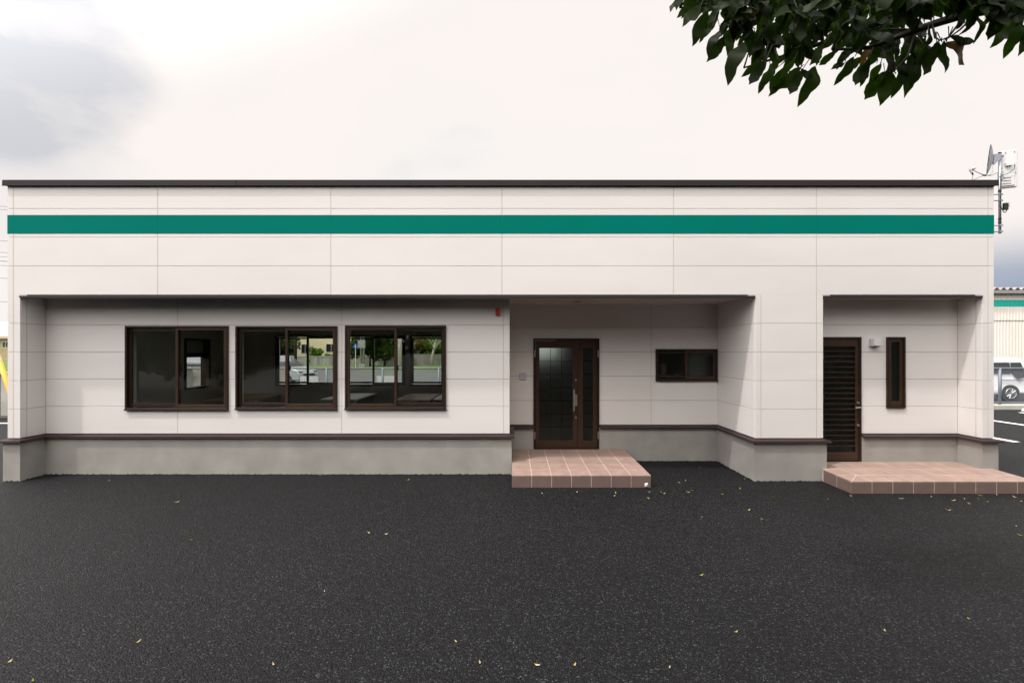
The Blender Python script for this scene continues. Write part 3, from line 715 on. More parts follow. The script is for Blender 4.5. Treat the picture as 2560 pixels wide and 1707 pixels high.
bm = bmesh.new(); pbox(bm, 0.03, 0.27, -0.27, -0.10, 0.0005, 0.014); mk('rib_plate', bm, M['white_plastic'], pn, bevel=0.004)
for v0 in (-0.235, -0.19, -0.145):
    bm = bmesh.new(); pbox(bm, 0.05, 0.20, v0, v0 + .012, 0.0145, 0.022); mk('rib', bm, M['grey_plastic'], pn)
bm = bmesh.new(); pbox(bm, 0.10, 0.21, 0.045, 0.10, 0.0005, 0.035); mk('connector_box', bm, M['white_plastic'], pn, bevel=0.004)
for u, v in ((0.03, .02), (0.26, .05), (.10, .26), (.26, .26), (.05, -.05), (.28, -.08)):
    bm = bmesh.new(); pbox(bm, u, u + .018, v, v + .03, 0.0005, 0.010); mk('clip', bm, M['grey_plastic'], pn)
bm = bmesh.new(); pbox(bm, -0.05, 0.05, -0.16, -0.06, 0.016, 0.03); mk('clamp', bm, M['galv'], pn)
cable('cable', [c0 + U * .16 + V_ * .05 + Vector((0, -.03, 0)), c0 + U * .13 + V_ * -.03 + Vector((0, -.05, 0)), c0 + U * .05 + V_ * -.09 + Vector((0, -.04, 0)), Vector((ax(2499.5), AY - .025, az(440)))], 0.005, pn)
# satellite dish, nearly edge-on
ds = empty('satellite_dish', (ax(2497), AY, az(392)), 'grey satellite dish seen nearly edge on above the roof corner', 'satellite dish')
top, bot = Vector((ax(2480.5), AY + .02, az(363))), Vector((ax(2461), AY - .03, az(437)))
cd = (top + bot) / 2; upv = (top - bot).normalized(); rad = (top - bot).length / 2
wv = Vector((1.13, 1.0, 0.40)); wv = (wv - upv * wv.dot(upv)).normalized(); nv = upv.cross(wv).normalized()
if nv.x > 0: nv = -nv                                  # faces left
bm = bmesh.new(); rings = []
for i in range(6):
    rr = i / 5
    rings.append([bm.verts.new(cd + (upv * math.cos(a) * rad + wv * math.sin(a) * rad * 0.9) * rr - nv * 0.05 * (1 - rr * rr)) for a in [2 * math.pi * q / 28 for q in range(28)]] if i else [bm.verts.new(cd - nv * 0.05)])
for q in range(28): bm.faces.new((rings[0][0], rings[1][q], rings[1][(q + 1) % 28]))
for a_, b_ in zip(rings[1:], rings[2:]):
    for q in range(28): bm.faces.new((a_[q], b_[q], b_[(q + 1) % 28], a_[(q + 1) % 28]))
res = bmesh.ops.solidify(bm, geom=bm.faces[:], thickness=0.006)
mk('reflector', bm, M['grey_plastic'], ds, smooth=True)
bm = bmesh.new(); pa = cd - nv * 0.055
prism(bm, [(ax(2481), az(388)), (ax(2497), az(386)), (ax(2499), az(397)), (ax(2480), az(414)), (ax(2478), az(409))], 'y', AY - .035, AY - .012); mk('mount', bm, M['galv'], ds)
bm = bmesh.new(); tube(bm, [(ax(2497), AY - .02, az(392)), (ax(2503), AY - .02, az(392))], 0.026, 10); mk('clamp', bm, M['galv'], ds)
bm = bmesh.new(); tube(bm, [(ax(2478), AY - .03, az(415)), (ax(2475), AY - .04, az(432)), (ax(2468), AY - .05, az(441)), (ax(2452), AY - .06, az(442)), (ax(2420), AY - .08, az(430))], 0.009, 8); mk('feed_arm', bm, M['white_plastic'], ds, smooth=True)
bm = bmesh.new(); tube(bm, [(ax(2425), AY - .08, az(425)), (ax(2413), AY - .08, az(428))], [0.018, 0.03], 12); tube(bm, [(ax(2413), AY - .08, az(428)), (ax(2417), AY - .08, az(437))], [.022, .016], 10); mk('receiver', bm, M['white_plastic'], ds)
bm = bmesh.new(); tube(bm, [(ax(2417), AY - .08, az(436)), (ax(2420), AY - .08, az(442))], 0.011, 8); tube(bm, [(ax(2448), AY - .06, az(441.5)), (ax(2455), AY - .06, az(442.5))], .013, 8); mk('plug', bm, M['dark_plastic'], ds)
cable('cable', [(ax(2420), AY - .08, az(441)), (ax(2421), AY - .06, az(452)), (ax(2428), AY + .05, R(2.715)), (ax(2436), AY, az(449)), (ax(2450), AY - .06, az(443)), (ax(2470), AY - .05, az(442)), (ax(2488), AY - .03, az(434)), (ax(2497), AY - .026, az(437)), (ax(2498), AY - .026, az(450))], 0.0035, ds)

# ================================================================== WAREHOUSE, FENCE, VAN (right)
Wy = 26.0
wb = empty('warehouse', (33, Wy, 0), 'cream ribbed metal warehouse with a green band behind the white van', 'building')
x0, x1 = 24.0, 46.0
def ribs(x0, x1, z0, z1, y, m, pitch, depth):
    bm = bmesh.new(); n = int((x1 - x0) / pitch); pts = []
    for i in range(n):
        a = x0 + i * pitch
        pts += [(a, y), (a + pitch * .55, y), (a + pitch * .65, y - depth), (a + pitch * .9, y - depth)]
    pts.append((x0 + n * pitch, y))
    A = [bm.verts.new((p[0], p[1], z0)) for p in pts]; Bv = [bm.verts.new((p[0], p[1], z1)) for p in pts]
    for i in range(len(pts) - 1): bm.faces.new((A[i], A[i + 1], Bv[i + 1], Bv[i]))
    return bm
wz = lambda py: R((HY - py) * Wy / F)
mk('wall', bbox(x0, x1, Wy + .05, Wy + 14, 0, wz(733)), M['ware'], wb)
mk('wall_cladding', ribs(x0, x1, 0, wz(802.5), Wy, M['ware'], 0.177, 0.03), M['ware'], wb)
mk('wall_cladding', ribs(x0, x1, wz(801), wz(767), Wy - .03, M['ware'], 0.177, 0.03), M['ware'], wb)
mk('green_band', ribs(x0, x1, wz(767), wz(750), Wy - .03, M['ware'], 0.177, 0.03), M['ware_green'], wb)
mk('wall_cladding', ribs(x0, x1, wz(750), wz(734), Wy - .03, M['ware'], 0.177, 0.03), M['ware'], wb)
mk('gutter', bbox(x0 - .1, x1 + .1, Wy - .35, Wy - .05, wz(735), wz(727)), M['roof_metal'], wb)
bm = bmesh.new(); p = 0.39; n = int((x1 - x0) / p)
for i in range(n):
    a = x0 + i * p
    P = [(a, wz(726)), (a + p * .5, wz(719)), (a + p, wz(726))]
    lo = [bm.verts.new((q[0], Wy - .25, q[1])) for q in P]; hi = [bm.verts.new((q[0], Wy + 14, q[1] + .6)) for q in P]
    bm.faces.new((lo[0], lo[1], hi[1], hi[0])); bm.faces.new((lo[1], lo[2], hi[2], hi[1]))
bmesh.ops.remove_doubles(bm, verts=bm.verts, dist=0.001); bmesh.ops.solidify(bm, geom=bm.faces[:], thickness=0.03)
mk('folded_roof', bm, M['roof_metal'], wb)

fe = empty('chain_link_fence', (14, 16.3, 0.15), 'grey chain link fence along the concrete kerb behind the building', 'fence')
FX0, FX1, fy, fz0, fz1 = -12.4, 34.0, 16.3, 0.17, R(-0.62)
bm = bmesh.new(); tube(bm, [(FX0, fy, fz1), (FX1, fy, fz1)], 0.03, 8); mk('rail', bm, M['fence_steel'], fe, smooth=True)
bm = bmesh.new(); tube(bm, [(FX0, fy, 0.22), (FX1, fy, 0.22)], 0.022, 8); mk('rail', bm, M['fence_steel'], fe, smooth=True)
post = None; px_ = 17.39
xs_ = [px_ + 2.0 * i for i in range(-14, 9)]
for x in xs_:
    if post is None:
        bm = bmesh.new(); tube(bm, [(0, 0, -0.2), (0, 0, fz1 - 0.15 + 0.02)], 0.042, 10); post = mk('post', bm, M['fence_steel'], fe, smooth=True, loc=(x, fy, 0.15), local=True)
    else: copy_mesh(post, fe, (x, fy, 0.15))
bm = bmesh.new(); pitch = 0.075; hh = fz1 - 0.2
i = FX0
while i < FX1:
    for s in (1, -1):
        a = Vector((i, fy + s * .002, 0.2)); b_ = a + Vector((s * hh, 0, hh))
        if FX0 <= b_.x <= FX1: tube(bm, [a, b_], 0.002, 3, cap=False)
    i += pitch
mk('wire_mesh', bm, M['fence_steel'], fe, kind='stuff')
for i, x in enumerate((15.75, 17.75)):
    st = mk('wheel_stop', (lambda bm: [prism(bm, [(15.5, -.01), (15.5, .07), (15.54, .11), (15.62, .11), (15.66, .07), (15.66, -.01)], 'x', x - .3, x + .3)] and bm)(bmesh.new()), M['white_paint'], loc=(x, 15.58, 0))
    tag(st, ('white wheel stop half hidden by the right corner of the building', 'white wheel stop at the right picture edge in front of the kerb')[i], 'wheel stop', 'wheel stops of the parking bays')

def car(name, label, loc, rz, L_, body, glass_side, wheels_x, wd, width, wind=None, group=None, paint=None):
    """body: side profile (x, z) polygon; glass_side: list of window polygons; front is +x"""
    t = empty(name, loc, label, 'car', group, rz)
    hw = width / 2; zb = 0.95
    def hwid(z): return hw if z < zb else hw - (z - zb) * 0.20
    bm = bmesh.new(); A = [bm.verts.new((x, -hwid(z), z)) for x, z in body]; Bv = [bm.verts.new((x, hwid(z), z)) for x, z in body]
    bm.faces.new(A); bm.faces.new(Bv[::-1]); n = len(body)
    for i in range(n): bm.faces.new((A[i], Bv[i], Bv[(i + 1) % n], A[(i + 1) % n]))
    bmesh.ops.recalc_face_normals(bm, faces=bm.faces)
    mk('body', bm, paint or M['car_white'], t, local=True, bevel=0.045)
    for s in (-1, 1):
        for poly in glass_side:
            bm = bmesh.new(); v0 = [bm.verts.new((x, s * (hwid(z) + .010), z)) for x, z in poly]; v1 = [bm.verts.new((x, s * (hwid(z) - .03), z)) for x, z in poly]
            bm.faces.new(v0); bm.faces.new(v1[::-1])
            for i in range(len(poly)): bm.faces.new((v0[i], v1[i], v1[(i + 1) % len(poly)], v0[(i + 1) % len(poly)]))
            mk('side_window', bm, M['car_glass'], t, local=True)
    if wind:
        for (xa, za), (xb, zbb) in wind:
            bm = bmesh.new(); d = Vector((zbb - za, 0, -(xbb := xb) + xa)).normalized()
            if d.x * (1 if xa > 0 else -1) < 0: d = -d
            P = [(xa, -hwid(za) + .10, za), (xa, hwid(za) - .10, za), (xb, hwid(zbb) - .08, zbb), (xb, -hwid(zbb) + .08, zbb)]
            v0 = [bm.verts.new(Vector(p) + d * .012) for p in P]; v1 = [bm.verts.new(Vector(p) - d * .03) for p in P]
            bm.faces.new(v0); bm.faces.new(v1[::-1])
            for i in range(4): bm.faces.new((v0[i], v1[i], v1[(i + 1) % 4], v0[(i + 1) % 4]))
            mk('windscreen', bm, M['car_glass'], t, local=True)
    for x in wheels_x:
        for s in (-1, 1):
            y = s * (hw - .10); r = wd / 2
            bm = bmesh.new(); tube(bm, [(x, s * (hw - .26), r * 1.04), (x, s * (hw + .004), r * 1.04)], r * 1.17, 28); mk('wheel_arch', bm, M['tyre'], t, local=True)
            bm = bmesh.new(); tube(bm, [(x, s * (hw - .2), r), (x, s * (hw - .02), r), (x, s * (hw + .012), r)], [r, r, r * .93], 28); w_ = mk('wheel', bm, M['tyre'], t, local=True)
            bm = bmesh.new(); yy = s * (hw + .014)
            tube(bm, [(x, yy, r), (x, yy + s * .012, r)], r * .16, 12)
            for q in range(10):
                a_ = 2 * math.pi * q / 10; ca, sa = math.cos(a_), math.sin(a_)
                p0 = Vector((x + ca * r * .12, yy + s * .004, r + sa * r * .12)); p1 = Vector((x + ca * r * .68, yy + s * .004, r + sa * r * .68))
                tube(bm, [p0, p1], [r * .035, r * .075], 4)
            for q in range(28):
                a_ = 2 * math.pi * q / 28; b2 = 2 * math.pi * (q + 1) / 28
                tube(bm, [(x + math.cos(a_) * r * .69, yy, r + math.sin(a_) * r * .69), (x + math.cos(b2) * r * .69, yy, r + math.sin(b2) * r * .69)], r * .035, 4)
            mk('rim', bm, M['rim'], w_, local=True, loc=wloc(w_))
    return t, hw, hwid
# van behind the right corner, nose to the left (rotated half a turn), tail just outside the frame
body = [(-2.35, .32), (-2.38, .75), (-2.30, 1.15), (-2.15, 1.80), (-1.95, 1.93), (0.9, 1.95), (1.25, 1.82), (1.95, 1.15), (2.28, .98), (2.38, .62), (2.34, .28), (0, .24)]
van, hw, hwid = car('white_van', 'white van parked side on behind the chain link fence', (19.35, 19.9, 0), math.pi, 4.7, body,
    [[(-2.1, 1.08), (-1.72, 0.98), (-1.55, 1.22), (-1.55, 1.72), (-1.98, 1.72)], [(-1.5, 1.22), (-.25, 1.22), (-.25, 1.72), (-1.5, 1.72)], [(-.2, 1.22), (1.0, 1.22), (1.0, 1.72), (-.2, 1.72)], [(1.05, 1.22), (1.7, 1.22), (1.25, 1.72), (1.05, 1.72)]],
    (-1.40, 1.45), 0.64, 1.75, wind=[((1.35, 1.72), (1.85, 1.25)), ((-2.27, 1.25), (-2.14, 1.76))])
van.scale = (1, 1, .915)
for s in (-1, 1):
    mk('door_rail', bbox(-1.95, -1.02, s * hw - .012, s * hw + .012, .905, .93), M['dark_plastic'], van, local=True)
    mk('door_seam', bbox(-1.03, -1.015, s * hw - .005, s * hw + .003, .34, 1.2), M['dark_plastic'], van, local=True)
    mk('sill_trim', bbox(-0.95, 1.0, s * hw - .02, s * hw + .015, .28, .36), M['galv'], van, local=True)
    mk('tail_lamp', bbox(-2.37, -2.2, s * (hw - .09) - .06, s * (hw - .09) + .07, .80, 1.15), M['red_plastic'], van, local=True)
    mk('mirror', bbox(1.25, 1.45, s * (hw + .10) - .1, s * (hw + .10) + .1, 1.18, 1.36), M['car_white'], van, local=True, bevel=.03)

# ================================================================== LEFT EDGE
wl = mk('concrete_wall', bbox(-26, -14.5, 14.2, 14.4, 0, R(-0.72)), M['concrete'], loc=(-20, 14.3, 0)); tag(wl, 'low pale concrete wall at the left picture edge below the grass', 'wall')
wc = mk('wall_coping', bbox(-26.02, -14.48, 14.17, 14.43, R(-0.72), R(-0.66)), M['concrete'], wl)
for i in range(6):
    x = -15.9 - 2 * i
    mk('panel_joint', bbox(x - .012, x + .012, 14.195, 14.2, 0.05, R(-0.73)), M['tyre'], wl)
gy = empty('guy_wire_guard', (-10.6, 10.0, 0), 'yellow guard tube on a slanting guy wire at the left edge', 'guy wire')
p_ = lambda s: Vector((-10.6, 10.0, 0)) + (Vector((-11.2, 10.0, R(-0.24))) - Vector((-10.6, 10.0, 0))) * s
bm = bmesh.new(); tube(bm, [p_(.04), p_(1.08)], 0.042, 10); mk('guard', bm, M['yellow'], gy, smooth=True)
bm = bmesh.new(); tube(bm, [p_(1.005), p_(1.04)], 0.0435, 10); mk('band', bm, M['white_plastic'], gy)
bm = bmesh.new(); tube(bm, [p_(-.05), p_(4.4)], 0.008, 6); mk('wire', bm, M['galv'], gy)
# house far left
def house(name, label, x0, x1, y0, y1, ez, rz_, wm, rm, gable_front=False, wins=()):
    t = empty(name, ((x0 + x1) / 2, y0, 0), label, 'house')
    mk('wall', bbox(x0, x1, y0, y1, 0, ez), wm, t)
    bm = bmesh.new(); o = 0.5
    if gable_front:
        xm = (x0 + x1) / 2
        prism(bm, [(x0, ez + .001), (x1, ez + .001), (xm, rz_ - .12)], 'y', y0, y1); mk('gable', bm, wm, t); bm = bmesh.new()
        sl = (rz_ - ez) / (xm - x0)
        prism(bm, [(x0 - o, ez - o * sl), (xm, rz_), (x1 + o, ez - o * sl), (x1 + o, ez - o * sl + .18), (xm, rz_ + .2), (x0 - o, ez - o * sl + .18)], 'y', y0 - o, y1 + o)
    else:
        ym = (y0 + y1) / 2
        prism(bm, [(y0 - o, ez), (ym, rz_), (y1 + o, ez), (y1 + o, ez + .18), (ym, rz_ + .2), (y0 - o, ez + .18)], 'x', x0 - o, x1 + o)
    mk('roof', bm, rm, t)
    for (a, b, c, d) in wins:
        f = mk('window', bbox(a, b, y0 - .04, y0 + .02, c, d), M['white_plastic'], t)
        mk('pane', bbox(a + .07, (a + b) / 2 - .03, y0 - .055, y0 - .03, c + .07, d - .07), M['car_glass'], f)
        mk('pane', bbox((a + b) / 2 + .03, b - .07, y0 - .055, y0 - .03, c + .07, d - .07), M['car_glass'], f)
    return t
hl = house('house', 'tan house with a pale pink roof above the grass at the far left', -50, -43.6, 40, 48, R(1.08), R(2.6), M['tan'], M['pink_roof'], wins=((-44.6, -43.95, R(.25), R(.85)), (-47.0, -46.2, R(.25), R(.9))))
# raised ground lifts the house base
hl.location.z = 0
ac = empty('meter_cabinet', (-18.05, 19.5, 1.3), 'small white cabinet standing on the grass at the left edge', 'cabinet')
mk('cabinet_box', bbox(-18.55, -17.6, 19.5, 19.9, 1.3, R(-.33)), M['white_plastic'], ac, bevel=.02)
mk('cabinet_door', bbox(-18.45, -17.95, 19.485, 19.5, 1.35, R(-.38)), M['grey_plastic'], ac)
# overhead wires, fixed to two poles (one left of the frame, one behind the building)
def pole(x, y, h, label, m):
    t = empty('utility_pole', (x, y, 0), label, 'utility pole', 'utility poles')
    bm = bmesh.new(); tube(bm, [(x, y, -.2), (x, y, h)], [0.17, 0.11], 14); mk('shaft', bm, m, t, smooth=True)
    for dz in (0.4, 1.2, 2.4): mk('cross_arm', bbox(x - .9, x + .9, y - .22, y - .12, h - dz - .05, h - dz + .05), M['galv'], t)
    return t
pole(-48, 30, 13.2, 'concrete utility pole left of the picture carrying the overhead wires', M['concrete'])
pole(10, 31, 9.2, 'concrete utility pole behind the building carrying the overhead wires', M['concrete'])
for i, (pa_, pb_) in enumerate(((503, 508), (511, 514), (590, 592), (619, 620), (630, 632), (641, 644), (652, 656), (684, 685), (743, 748))):
    zL, zR = R((HY - pa_) * 30 / F), R((HY - pb_) * 30 / F)
    sl = (zR - zL) / (17 * 30 / F)
    A = Vector((-48, 30, zL + 0.35)); Bp = Vector((10, 31, min(zL - 1.2, R(2.7 * 31 / 7.3 * .75))))
    bm = bmesh.new(); pts = []
    for q in range(25):
        u = q / 24; pt = A.lerp(Bp, u); pt.z -= 0.9 * 4 * u * (1 - u) * .35; pts.append(pt)
    tube(bm, pts, 0.012 if i != 5 else 0.02, 5); w_ = mk('overhead_wire', bm, M['wire'])
    tag(w_, ('topmost', 'second highest', 'third highest', 'fourth highest', 'middle', 'fourth lowest', 'third lowest', 'second lowest', 'lowest')[i] + ' of the thin dark overhead wires crossing the sky at the left picture edge', 'wire', 'overhead wires at the left')

# ================================================================== BEHIND THE BUILDING (seen through the windows)
sh = empty('garden_shed', (-11.9, 17.6, 0), 'white ribbed metal shed seen through the left window', 'shed')
mk('wall', bbox(-14.5, -9.4, 17.65, 19.2, 0, R(-.50)), M['ware'], sh)
mk('wall_cladding', ribs(-14.5, -9.4, 0, R(-.50), 17.6, M['ware'], 0.22, 0.03), M['ware'], sh)
mk('roof', bbox(-14.7, -9.2, 17.4, 19.4, R(-.50), R(-.42)), M['galv'], sh)
mk('roof_trim', bbox(-14.7, -9.2, 19.0, 19.3, R(-.42), R(-.2)), M['grey_plastic'], sh)
bo = empty('grey_cabinet', (-12.4, 17.0, 0), 'dark grey cabinet standing before the white shed', 'cabinet')
mk('cabinet_box', bbox(-13.3, -12.05, 16.8, 17.3, 0, R(-.68)), M['roof_metal'], bo, bevel=.03); mk('lid', bbox(-13.32, -12.03, 16.78, 17.32, R(-.68), R(-.64)), M['galv'], bo)
# minivan
body = [(-2.3, .30), (-2.33, .8), (-2.2, 1.15), (-2.0, 1.62), (-1.7, 1.72), (0.1, 1.74), (0.5, 1.68), (1.35, 1.10), (2.05, .92), (2.25, .70), (2.28, .34), (0, .24)]
mv, hw, hwid = car('silver_minivan', 'silver white minivan seen through the middle window', (-14.45, 28.2, 0), math.radians(-14), 4.6, body,
    [[(-2.0, 1.08), (-.9, 1.08), (-.9, 1.56), (-1.75, 1.56)], [(-.85, 1.08), (0.05, 1.08), (0.05, 1.56), (-.85, 1.56)], [(0.1, 1.08), (1.05, 1.08), (.42, 1.56), (0.1, 1.56)]], (-1.35, 1.4), 0.62, 1.72, wind=[((.56, 1.64), (1.32, 1.13))], paint=M['car_silver'])
for s in (-1, 1):
    bm = bmesh.new(); box(bm, 1.85, 2.2, s * .66 - .16, s * .66 + .16, .70, .84); mk('headlight', bm, M['car_glass'], mv, local=True, bevel=.02)
    mk('mirror', bbox(.72, .92, s * (hw + .1) - .1, s * (hw + .1) + .1, 1.08, 1.24), M['car_white'], mv, local=True, bevel=.03)
mk('grille', bbox(2.2, 2.29, -.5, .5, .52, .70), M['dark_plastic'], mv, local=True)
mk('number_plate', bbox(2.27, 2.30, -.17, .17, .40, .50), M['white_plastic'], mv, local=True)
for i, x in enumerate((-7.48, -4.66)):
    pl = mk('white_board', bbox(x - .33, x + .33, 16.85, 16.9, 0.004, R(-.93)), M['white_plastic'], loc=(x, 16.87, 0))
    tag(pl, 'low white board standing behind the fence seen through the %s' % ('middle window' if i < 1 else 'right hand window'), 'board', 'white boards behind the fence')
# boundary wall and houses
bw = empty('boundary_wall', (-20, 64.1, 0), 'weathered grey concrete boundary wall beyond the lawn seen through the windows', 'wall')
for i in range(28):
    x = -58 + 2.4 * i
    mk('wall_panel', bbox(x, x + 2.38, 64.0, 64.2, 0, R(-.80) + (0.35 if x > -19 else 0)), M['old_concrete'], bw)
mk('wall_coping', bbox(-58, -19.0, 63.95, 64.25, R(-.79), R(-.72)), M['concrete'], bw)
house('house', 'cream yellow house seen through the right pane of the middle window', -36.5, -25, 72, 82, R(3.0), R(6.0), M['cream'], M['teal_roof'], True, wins=((-29.3, -27.6, R(-.2), R(1.15)), (-33.2, -31.9, R(-.4), R(1.1))))
house('house', 'house with a bright teal roof behind the cream house', -47, -34, 90, 98, R(1.7), R(5.5), M['tan'], M['teal_roof'])
house('house', 'white house with a dull red roof seen through the right hand window', -28.5, -20.5, 76, 84, R(0.9), R(4.2), M['white_plastic'], M['red_roof'], wins=((-26.3, -25.2, R(-.6), R(.4)),))

def crown_mesh(name, n, rx, ry, rz_, leaf, m, seed, lobes=9):
    rnd = random.Random(seed); bm = bmesh.new()
    L_ = [(Vector((rnd.uniform(-.6, .6) * rx, rnd.uniform(-.6, .6) * ry, rnd.uniform(-.6, .65) * rz_)), rnd.uniform(.32, .55)) for _ in range(lobes)]
    for i in range(n):
        c, s = rnd.choice(L_)
        d = Vector((rnd.gauss(0, 1), rnd.gauss(0, 1), rnd.gauss(0, 1))).normalized() * (rnd.random() ** .45)
        p = c + Vector((d.x * rx * s, d.y * ry * s, d.z * rz_ * s))
        a = Vector((rnd.gauss(0, 1), rnd.gauss(0, 1), rnd.gauss(0, .6) - .3)).normalized(); b_ = a.cross(Vector((rnd.gauss(0, 1), rnd.gauss(0, 1), rnd.gauss(0, 1)))).normalized()
        l = leaf * rnd.uniform(.6, 1.3)
        v = [bm.verts.new(p - a * l * .5), bm.verts.new(p + b_ * l * .28), bm.verts.new(p + a * l * .5), bm.verts.new(p - b_ * l * .28)]
        bm.faces.new(v)
    me = bpy.data.meshes.new(name); bm.to_mesh(me); bm.free(); me.materials.append(m); return me
def tree(name, label, x, y, trunk_h, tr, crown, cz, trunk_m, group=None, sc=1.0, forks=4, seed=0, lean=0.0):
    rnd = random.Random(seed); t = empty(name, (x, y, 0), label, 'tree', group)
    bm = bmesh.new(); tube(bm, [(0, 0, -.15), (lean * .3, 0, trunk_h * .5), (lean, 0, trunk_h)], [tr * 1.25, tr, tr * .7], 10)
    for f in range(forks):
        a = rnd.uniform(0, 6.28); b0 = Vector((lean * .8, 0, trunk_h * rnd.uniform(.6, .98)))
        e = b0 + Vector((math.cos(a) * 1.3, math.sin(a) * 1.3, rnd.uniform(1.0, 2.2))) * sc
        tube(bm, [b0, (b0 + e) / 2 + Vector((0, 0, .15)), e], [tr * .5, tr * .33, tr * .12], 7)
    mk('trunk', bm, trunk_m, t, local=True, smooth=True)
    if crown:
        o = bpy.data.objects.new('crown', crown); C.objects.link(o); o.parent = t; o.location = (lean, 0, cz); o.scale = (sc,) * 3; o.rotation_euler.z = rnd.uniform(0, 6.28)
    return t
CA = crown_mesh('dense_crown', 5200, 2.6, 2.6, 2.3, .42, M['foliage'], 1, 14)
CB = crown_mesh('loose_crown', 2400, 2.4, 2.4, 2.2, .36, M['foliage_olive'], 2, 9)
CC = crown_mesh('bright_crown', 3000, 2.4, 2.4, 2.0, .36, M['foliage_bright'], 3, 10)
CS = crown_mesh('shrub_crown', 1600, 1.0, 1.0, .9, .2, M['foliage_bright'], 4, 8)
# beyond the lawn
px2x = lambda px, y: (px - 1280) * y / F
tree('evergreen_tree', 'dark conical evergreen on the lawn seen through the right hand window', px2x(925, 60), 60, 1.2, .12, CA, 2.9, M['bark'], sc=1.0, seed=5)
tree('evergreen_tree', 'tall dark tree right of the conical evergreen on the lawn', px2x(962, 61), 61, 1.4, .14, CA, 3.2, M['bark'], sc=1.15, seed=6)
tree('plane_tree', 'thick smooth grey trunk at the kerb seen through the right hand window', px2x(1002, 51), 51, 7.0, .34, CB, 9.0, M['pale_bark'], sc=1.6, seed=7)
tree('birch_tree', 'slender pale trunked tree on the lawn seen through the right hand window', px2x(1079, 62), 62, 3.2, .16, CB, 5.6, M['pale_bark'], sc=1.1, forks=8, seed=8, lean=.5)
tree('bushy_tree', 'bright green bushy tree behind the boundary wall', px2x(1095, 68), 68, 1.0, .14, CC, 2.2, M['bark'], sc=.9, seed=9)
tree('bushy_tree', 'olive green bushy tree behind the boundary wall', px2x(1048, 68), 68, 1.2, .14, CB, 2.5, M['bark'], sc=1.2, seed=10)
for i, px in enumerate((1000, 1045, 1090, 1135)):
    tree('background_tree', ('leftmost', 'second from left', 'third from left', 'rightmost')[i] + ' of the dark green trees far behind the boundary wall', px2x(px, 76), 76 + (i % 2) * 3, 2.2, .2, CA, 4.2, M['bark'], 'trees far behind the boundary wall', 1.5, seed=20 + i)
for i, (px, y, cr, z) in enumerate(((690, 66, CA, 3.2), (700, 85, CC, 4))):
    tree('street_tree', ('dark tree left of the minivan through the middle window', 'bright green tree far left behind the minivan')[i], px2x(px, y), y, 2.0, .18, cr, z, M['bark'], sc=1.3, seed=40 + i)
sb = empty('round_shrub', (px2x(791, 69), 69, 1.1), 'round clipped green shrub before the cream house', 'shrub')
o = bpy.data.objects.new('foliage', CS); C.objects.link(o); o.parent = sb; o.location = (0, 0, .45); o.scale = (1.25, 1.0, 1.3)
bm = bmesh.new(); tube(bm, [(0, 0, -1.1), (0, 0, .5)], .06, 8); mk('stem', bm, M['bark'], sb, local=True)
sb2 = empty('round_shrub', (px2x(826, 68), 68, 1.1), 'small green shrub beside the house window', 'shrub')
o = bpy.data.objects.new('foliage', CS); C.objects.link(o); o.parent = sb2; o.location = (0, 0, .05); o.scale = (.9, .8, .6)
bm = bmesh.new(); tube(bm, [(0, 0, -1.1), (0, 0, .2)], .05, 8); mk('stem', bm, M['bark'], sb2, local=True)
# street pole with cabinets, blue sign, brown pole
t = empty('utility_pole', (px2x(906, 57), 57, 0), 'paired grey steel poles on the lawn seen through the right hand window', 'utility pole')
for dx in (-.16, .16):
    bm = bmesh.new(); tube(bm, [(t.location.x + dx, 57, 0), (t.location.x + dx, 57, 8)], .13, 10); mk('shaft', bm, M['galv'], t, smooth=True)
mk('control_box', bbox(t.location.x - .45, t.location.x + .45, 56.6, 56.85, R(.35), R(1.3)), M['roof_metal'], t)
mk('base_box', bbox(t.location.x - .4, t.location.x + .4, 56.7, 56.86, 0.02, .5), M['roof_metal'], t)
sg = empty('road_sign', (px2x(889, 56), 56, 0), 'blue pentagonal crossing sign with a white figure on a post', 'sign')
x = sg.location.x
bm = bmesh.new(); tube(bm, [(x, 56, 0), (x, 56, R(.5))], .04, 8); mk('post', bm, M['white_plastic'], sg)
bm = bmesh.new(); prism(bm, [(x - .26, R(.36)), (x + .26, R(.36)), (x + .26, R(.62)), (x, R(.96)), (x - .26, R(.62))], 'y', 55.93, 55.95); mk('sign_plate', bm, M['blue_sign'], sg)
bm = bmesh.new(); box(bm, x - .03, x + .03, 55.915, 55.928, R(.52), R(.66)); box(bm, x - .03, x + .03, 55.915, 55.928, R(.68), R(.74)); prism(bm, [(x - .11, R(.40)), (x - .05, R(.40)), (x + .02, R(.519)), (x - .04, R(.519))], 'y', 55.915, 55.928); prism(bm, [(x + .06, R(.40)), (x + .11, R(.40)), (x + .04, R(.518)), (x - .01, R(.518))], 'y', 55.911, 55.914); mk('figure', bm, M['white_plastic'], sg)
t = empty('utility_pole', (px2x(739, 58), 58, 0), 'brown pole behind the minivan seen through the middle window', 'utility pole')
bm = bmesh.new(); tube(bm, [(t.location.x, 58, 0), (t.location.x, 58, 7)], .17, 10); mk('shaft', bm, M['bark'], t, smooth=True)

# trees on the photographer's side (mirrored dark in the panes)
for i, (x, y, sc) in enumerate(((-25, -8.6, 1.5), (-20.5, -9.4, 1.7), (-16, -8.2, 1.6), (-11.8, -9.2, 1.75), (-7.6, -8.4, 1.6), (-3.4, -9.3, 1.7), (0.6, -9.0, 1.65), (4.8, -8.8, 1.7), (9.2, -9.4, 1.7), (13.6, -8.5, 1.6), (18, -9.2, 1.7), (22.4, -8.6, 1.6))):
    tree('hedge_tree', 'leafy dark tree in the row mirrored in the window panes', x, y, 1.8, .2, CA, 3.7, M['bark'], 'trees mirrored in the windows', sc * .95, seed=60 + i)

